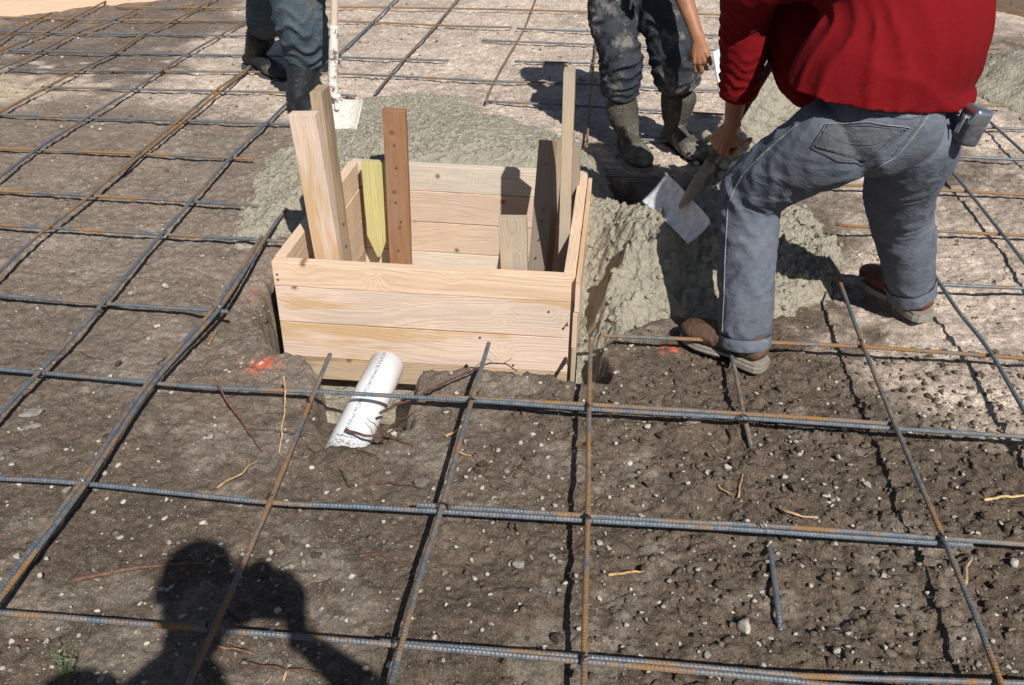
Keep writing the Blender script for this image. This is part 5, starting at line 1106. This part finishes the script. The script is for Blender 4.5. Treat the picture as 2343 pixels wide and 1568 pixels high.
# ------------------------------------------------------------------ falling concrete
P0, P1_, P2_ = A3(1805, 110, 4.45), A3(1732, 270, 4.12), A3(1662, 390, 3.95)
parts = []
pth = smooth_path([P0, A3(1770, 190, 4.28), P1_, A3(1698, 335, 4.02), P2_, A3(1630, 445, 3.88)], 10)
V, F = limb([pth[k] for k in range(0, len(pth), 8)], [.15, .16, .15, .13, .10, .06, .04][:len(range(0, len(pth), 8))], side=(1, 0, 0), seg=60, n=8, fold=lambda t, th, s: .030*vn(s*14, np.cos(th)*2+np.sin(th)*1.3, 1)*(.6+t)+.04*stones(s*1.0+5, th*.11, .034, 620, .2, .5, .8))
parts.append((V, F)); bv_, bf_ = ICO1
for k in range(330):
    t = rng.random()**.7; p = pth[int(t*(len(pth)-1))]; r = rng.uniform(.008, .028)*(1.15-.3*t); off = rng.normal(size=3)*np.array([.055, .05, .045])*(.75+t*.7)
    parts.append((bv_*r*rng.uniform(.8, 1.3, (1, 3))*(1+rng.uniform(-.15, .15, (len(bv_), 1)))+p+off, bf_.tolist()))
V = []; F = []; o_ = 0
for v, f in parts: V.append(v); F += [[i+o_ for i in g] for g in f]; o_ += len(v)
fc_ = mesh_obj('falling_concrete', np.concatenate(V), F, MAT['conc']); tag(fc_, 'stream of wet concrete lumps falling behind the bent knee of the red-shirted worker', 'wet concrete')
# lumps of concrete lying on and around the heaps
n = 7000; lx = rng.uniform(-1.6, 1.5, n); ly = rng.uniform(2.25, 5.0, n); c_, s_ = conc_z(lx, ly)
kk = (s_ > -.03) & ~in_box(lx, ly, -.02) & (rng.random(n) < (.25+.75*sst(-.15, .2, lx))+.5*((ly < 3.9) & (ly > 3.5))); lx, ly, c_, s_ = lx[kk], ly[kk], c_[kk], s_[kk]
r = .003+.013*rng.random(len(lx))**2.6; r *= (.7+.5*sst(-.1, .2, lx))
zz = np.where(s_ > 0, c_, ground_z(lx, ly))
lm = scatter('concrete_lumps', np.stack([lx, ly, zz], -1), r, np.ones((len(lx), 3)), MAT['conc'], icom=ICO2, flat=.75, sink=.5, jag=.2, smooth=True); tag(lm, 'small lumps of wet concrete lying over the heaps', 'wet concrete', kind='stuff')
# ------------------------------------------------------------------ stones one can point at
def rock(u, v, wpx, label, pale=1.0, aspect=1.0, flat=.62, mat=None, z=None, name='stone', cat='stone', group='pale stones lying on the soil', col=None):
    p = gp(u, v, -.07); gz_ = surf_z(p[0], p[1])[0] if z is None else z; p = gp(u, v, gz_+.005); r = wpx/2*np.dot(p-EYE, FW)/FPX
    bv, bf = ICO3; q = bv.copy(); s = rng.uniform(0, 100)
    a = rng.normal(size=(9, 3)); a /= np.linalg.norm(a, axis=1)[:, None]
    for k in range(9): d = q@a[k]-rng.uniform(.35, .75); q = q-np.outer(np.clip(d, 0, None)*.97, a[k])        # knock flats off
    q = q*(1+.10*vn(q[:, 0]*2.5+s, q[:, 1]*2.5+q[:, 2]*2, 5)[:, None]*2+.05*vn(q[:, 0]*7+s, q[:, 1]*7-q[:, 2]*6, 6)[:, None])
    flat = .22 if 'slab' in label or 'flat' in label else flat; an = rng.uniform(0, 3.1) if 'slab' not in label else .5; ca, sa = math.cos(an), math.sin(an); q = q*np.array([1, 1/aspect, flat]); q = np.stack([q[:, 0]*ca-q[:, 1]*sa, q[:, 0]*sa+q[:, 1]*ca, q[:, 2]], -1)
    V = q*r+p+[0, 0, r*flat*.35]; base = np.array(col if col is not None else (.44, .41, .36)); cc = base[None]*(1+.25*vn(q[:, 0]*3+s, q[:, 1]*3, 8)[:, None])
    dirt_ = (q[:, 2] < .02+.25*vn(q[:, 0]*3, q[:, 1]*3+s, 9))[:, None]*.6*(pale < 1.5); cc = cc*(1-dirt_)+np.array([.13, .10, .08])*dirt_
    return tag(mesh_obj(name, V, bf, mat or MAT['stone'], cols=cc, smooth=False), label, cat, group)
for u, v, w_, lab, asp in [(1585, 968, 44, 'large pale stone under the long crossbar right of the box corner', 1.4), (1706, 1440, 50, 'largest pale rock at lower right with a dark shaded side', 1.2), (66, 948, 64, 'flat grey slab stone at the left edge', 1.7), (74, 978, 44, 'smaller flat stone just below the grey slab', 1.5),
    (1667, 1072, 28, 'pale stone above the wire tie at lower right', 1.2), (1700, 1216, 46, 'broad pale stone resting against the second crossbar', 1.8), (1188, 1296, 36, 'grey-brown stone between the two middle bars near the bottom', 1.2), (734, 1395, 22, 'pale stone right of the shadow of the raised arm', 1.4),
    (1374, 1243, 22, 'rounded pale stone just right of the brown bar', 1.1), (745, 1129, 20, 'small pale oval stone above the second crossbar', 1.5), (90, 1318, 20, 'pale stone beside the twig butt at lower left', 1.2), (42, 1275, 26, 'white stone close to the left edge bar', 1.5),
    (153, 1124, 26, 'round grey stone below the left wire tie', 1.1), (868, 930, 26, 'pale stone at the mouth of the slot right of the pipe', 1.2), (1160, 836, 0, '', 1), (898, 992, 38, 'pale stone wedged beside the buried end of the white pipe', 1.5), (1000, 803, 0, '', 1), (962, 840, 24, 'grey stone on the corner of the soil ledge by the pipe', 1.3),
    (965, 1105, 42, 'dark grey clod-like stone left of the middle bar', 1.2), (380, 655, 26, 'pale rounded stone left of the timber box', 1.5), (625, 762, 36, 'flat oval brown stone beyond the left crossbar', 1.6), (1740, 955, 44, 'flat brown stone under the boot side crossbar', 2.2), (252, 868, 26, 'white stone at the left crossbar', 1.3), (480, 1000, 26, 'grey stone beside the thick bar', 1.2),
    (700, 270, 0, '', 1), (843, 272, 34, 'light grey rounded stone on the concrete right of the white shovel', 1.0), (1915, 1490, 34, 'pale rock pair at the bottom edge below the half buried bar', 1.3), (2320, 1290, 30, 'pale stone at the lower right edge', 1.4), (1985, 1112, 26, 'white stone right of the half buried bar', 1.3), (2020, 1320, 22, 'pale stone left of the long right bar', 1.2),
    (1620, 1500, 26, 'brown-grey stone near the bottom between the bars', 1.2), (1530, 1330, 18, 'small grey stone right of the pale straw', 1.1), (1830, 1040, 24, 'pale stone in the loose soil at right', 1.2), (2290, 1000, 24, 'pale stone just under the right end of the long crossbar', 1.5)]:
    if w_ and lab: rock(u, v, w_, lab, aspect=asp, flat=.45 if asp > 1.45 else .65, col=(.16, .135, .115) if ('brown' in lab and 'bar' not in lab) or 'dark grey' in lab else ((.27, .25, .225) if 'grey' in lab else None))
for k in range(260):
    u = rng.uniform(10, 2330); v = rng.uniform(600, 1560)
    if k % 3: u = rng.uniform(900, 2330); v = rng.uniform(900, 1560)
    p = gp(u, v, -.07)
    if not clear(np.array([p[0]]), np.array([p[1]]))[0]: continue
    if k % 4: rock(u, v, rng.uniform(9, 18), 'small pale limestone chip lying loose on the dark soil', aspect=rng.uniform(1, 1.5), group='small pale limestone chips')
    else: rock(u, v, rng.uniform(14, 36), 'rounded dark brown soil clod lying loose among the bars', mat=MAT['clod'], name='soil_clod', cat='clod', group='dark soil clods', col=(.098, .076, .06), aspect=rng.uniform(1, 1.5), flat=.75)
# ------------------------------------------------------------------ twigs, roots and straws
def twig(px_, r, col, label, lift=.006, zs=None, cat='twig', name='twig', fork=None, group='twigs and roots on the soil', taper=.5, jit=1.0):
    W = []
    for k, (u, v) in enumerate(px_):
        if zs is not None: W.append(gp(u, v, zs[k]))
        else: p = gp(u, v, -.07); h = surf_z(p[0], p[1])[0]; W.append(gp(u, v, h+r+lift*math.sin(3.14*(k+.5)/len(px_))))
    P, t = resample(smooth_path(W, 8), .006); P = P+np.stack([.0022*vn(t*60, t*0+r*999, 1), .0022*vn(t*60, t*0+r*999, 2), .002*vn(t*50, t*0, 3)], -1)*jit*2
    rr = r*np.linspace(1, taper, len(P))*(1+.35*vn(t*120, t*0, 4)); V, F = sweep(P, rr, 8); 
    if fork is not None:
        for f_ in fork: 
            W2 = [gp(u, v, (zs[0] if zs else surf_z(*gp(u, v, -.07)[:2])[0]+.008)) for u, v in f_]; P2q, t2 = resample(smooth_path(W2, 6), .006); v2, f2 = sweep(P2q+np.stack([.002*vn(t2*60, t2*0, 7), .002*vn(t2*60, t2*0, 8), .002*vn(t2*60, t2*0, 9)], -1), r*np.linspace(.35, .18, len(P2q)), 6); F = F+[[i+len(V) for i in g] for g in f2]; V = np.concatenate([V, v2])
    cc = np.array(col)[None]*(1+.5*vn(np.arange(len(V))*.13, np.zeros(len(V)), 11)[:, None])
    return tag(mesh_obj(name, V, F, MAT['twig'], cols=cc), label, cat, group)
RBn, TN, DK = (.115, .065, .048), (.40, .26, .14), (.05, .034, .026)
twig([(170, 1328), (230, 1315), (310, 1300), (400, 1291), (470, 1289)], .0055, (.15, .085, .065), 'reddish brown stick running into the head of the shadow', .01, jit=.5)
twig([(497, 1118), (520, 1100), (550, 1086), (570, 1066), (590, 1056)], .0034, TN, 'tan bent root right of the thick bar', .01)
twig([(650, 862), (652, 910), (648, 960), (642, 1010), (638, 1040)], .0032, (.50, .33, .19), 'pale tan root standing across the crossbar left of the pipe', zs=[.03, .02, .01, -.02, -.05])
twig([(492, 870), (520, 920), (560, 975), (600, 1035)], .0034, (.16, .075, .055), 'dark red twig leaning on the crossbar left of the pipe', zs=[.02, -.01, -.04, -.06])
twig([(790, 985), (830, 996), (880, 998), (920, 1010), (945, 1020)], .0048, RBn, 'dark root lying over the lower end of the white pipe', zs=[-.055, -.05, -.06, -.06, -.07], fork=[[(880, 995), (915, 975), (935, 965)]])
twig([(868, 948), (900, 930), (960, 905), (1020, 875), (1070, 852), (1110, 835), (1150, 832), (1185, 850)], .0042, (.10, .05, .04), 'long dark root arching from the pipe over the soil ledge to the middle bar', zs=[-.04, -.03, -.02, -.01, .0, .0, -.01, -.04], fork=[[(1075, 850), (1110, 822), (1125, 828)], [(1150, 832), (1170, 820)]])
twig([(840, 1109), (880, 1105), (920, 1108), (950, 1113)], .0036, RBn, 'reddish twig above the second crossbar'); twig([(820, 1275), (860, 1268), (900, 1282), (945, 1300)], .0042, RBn, 'dark twig right of the shadow by the middle bar')
twig([(1390, 1318), (1420, 1312), (1450, 1310), (1472, 1305)], .0040, (.48, .30, .14), 'pale orange straw at the bottom right of the brown bar'); twig([(2250, 1146), (2290, 1138), (2342, 1134), (2380, 1128)], .0044, (.52, .36, .19), 'straw coloured stick at the right edge')
twig([(1780, 1160), (1800, 1172), (1830, 1180), (1870, 1185)], .0042, (.45, .30, .17), 'peeling tan root strip above the second crossbar at right', fork=[[(1760, 1150), (1785, 1165)]]); twig([(2208, 1340), (2212, 1300), (2222, 1275)], .0050, (.35, .26, .17), 'short stub of stick right of the long right bar')
twig([(1640, 1110), (1660, 1125), (1682, 1135)], .0024, (.42, .28, .15), 'thin tan twig in the loose soil below the big pale stone'); twig([(1690, 1140), (1692, 1110), (1700, 1085)], .0030, (.42, .28, .15), 'upright tan splinter in the loose soil')
twig([(570, 1520), (640, 1530), (700, 1535), (760, 1548)], .0038, RBn, 'twig in the shadow at the bottom edge'); twig([(500, 1480), (560, 1490), (590, 1500)], .0030, (.2, .12, .08), 'bent rootlet in the shadow below the nearest crossbar'); twig([(650, 1560), (655, 1535), (658, 1515)], .003, TN, 'short pale splinter in the shadow at the bottom')
twig([(478, 790), (488, 768), (500, 752)], .0034, TN, 'small orange-tan splinter left of the box'); twig([(1020, 1000), (1045, 985), (1058, 975)], .004, (.5, .33, .18), 'light tan wood chip beyond the middle bars'); twig([(1050, 1035), (1078, 1045)], .003, TN, 'short tan splinter left of the brown bar')
twig([(225, 715), (255, 702), (300, 697), (350, 700)], .0026, DK, 'thin dark rootlet under the left crossbar'); twig([(60, 1245), (100, 1235), (130, 1238)], .0026, DK, 'dark rootlet at the left edge'); twig([(360, 835), (385, 815), (420, 800)], .0022, DK, 'thin dark rootlet between the left bars')
twig([(800, 1118), (760, 1050), (720, 1035), (700, 1020)], .0022, DK, 'thin curved rootlet below the pipe') ; twig([(520, 1395), (545, 1425), (560, 1440)], .003, DK, 'crooked rootlet inside the shadow')
for k in range(34):
    u = rng.uniform(20, 2320); v = rng.uniform(560, 1550); p = gp(u, v, -.07)
    if not clear(np.array([p[0]]), np.array([p[1]]))[0]: continue
    a = rng.uniform(0, 6.28); L = rng.uniform(18, 60); twig([(u, v), (u+L*.4*math.cos(a), v+L*.25*math.sin(a)+rng.uniform(-6, 6)), (u+L*math.cos(a), v+L*.6*math.sin(a))], rng.uniform(.0009, .0018), random.choice([RBn, TN, DK, (.3, .2, .12)]), 'thin rootlet lying on the soil', group='thin rootlets on the soil')
# scribble of fine roots around the pipe slot
for k, (a, b, c_) in enumerate([((1290, 1010), (900, 970), (940, 975)), ((905, 960), (930, 955), (950, 940)), ((700, 1000), (640, 985), (560, 980)), ((880, 1000), (860, 975), (838, 958))]):
    if k: twig([a, b, c_], .0018, RBn, None if 0 else ['', 'fine root tangle right of the pipe', 'thin horizontal rootlet left of the pipe', 'fine rootlet curling on the white pipe'][k], zs=[-.05, -.045, -.05])
# ------------------------------------------------------------------ grass tuft
gt = empty('grass_tuft', tuple(gp(150, 1560, -.06)), 'thin green grass tuft growing at the bottom left corner', 'grass tuft'); V = []; F = []
g0 = np.array(gp(150, 1562, -.06))
def blade_(p, q, b_, w0):
    n = 9; t = np.linspace(0, 1, n)[:, None]; P = p*(1-t)**2+b_*2*t*(1-t)+q*t*t; s = nrm(np.cross(q-p, [0.3, -1, .5])); k0 = len(V)
    for i in range(n): w_ = w0*.75*(1-i/(n-1))**.7+.0001; V.append(P[i]-s*w_); V.append(P[i]+s*w_+[0, 0, w_*.5])
    for i in range(n-1): F.append([k0+2*i, k0+2*i+1, k0+2*i+3, k0+2*i+2])
for stem, nbl in ((A3(115, 1470, float(g0[1])+.03), 11), (A3(180, 1450, float(g0[1])+.03), 13), (A3(150, 1500, float(g0[1])+.01), 5)):
    for k in range(nbl):
        t = rng.random(); p = g0*(1-t)+stem*t; q = p+rng.normal(size=3)*[.022, .018, .015]+[0, 0, .022]; blade_(p, q, (p+q)/2+rng.normal(size=3)*.010+[0, 0, .012], .0011)
    blade_(g0, stem, (g0+stem)/2+[0, 0, .01], .0016)
b = NB('grass_blade'); n_ = b.noise(b.obj(), 30, 2); b.col(b.ramp(n_, [(.3, (.055, .095, .035)), (.7, (.16, .20, .085))])).rough(.6)
mesh_obj('blades', np.array(V), F, b.m, parent=gt)
b = NB('grass_field'); n_ = b.noise(b.obj(), 12, 5, .7); b.col(b.ramp(n_, [(.3, (.03, .045, .02)), (.7, (.11, .13, .06))])).rough(.9)
V = []; F = []; c0 = np.array(gp(2300, 0, -.04))
for k in range(9000):
    p = c0+np.array([rng.uniform(-1.2, 3.5), 0, 0]); p[1] = c0[1]+.25+(p[0]-c0[0])*-.20+rng.random()*1.6; q = p+rng.normal(size=3)*[.02, .02, .01]+[0, 0, rng.uniform(.03, .09)]; k0 = len(V); V += [p+[.004, 0, 0], p-[.004, 0, 0], q]; F.append([k0, k0+1, k0+2])
tag(mesh_obj('grass', np.array(V), F, b.m, smooth=False), 'short rough grass beyond the dark edge board at the top right', 'grass', kind='stuff')
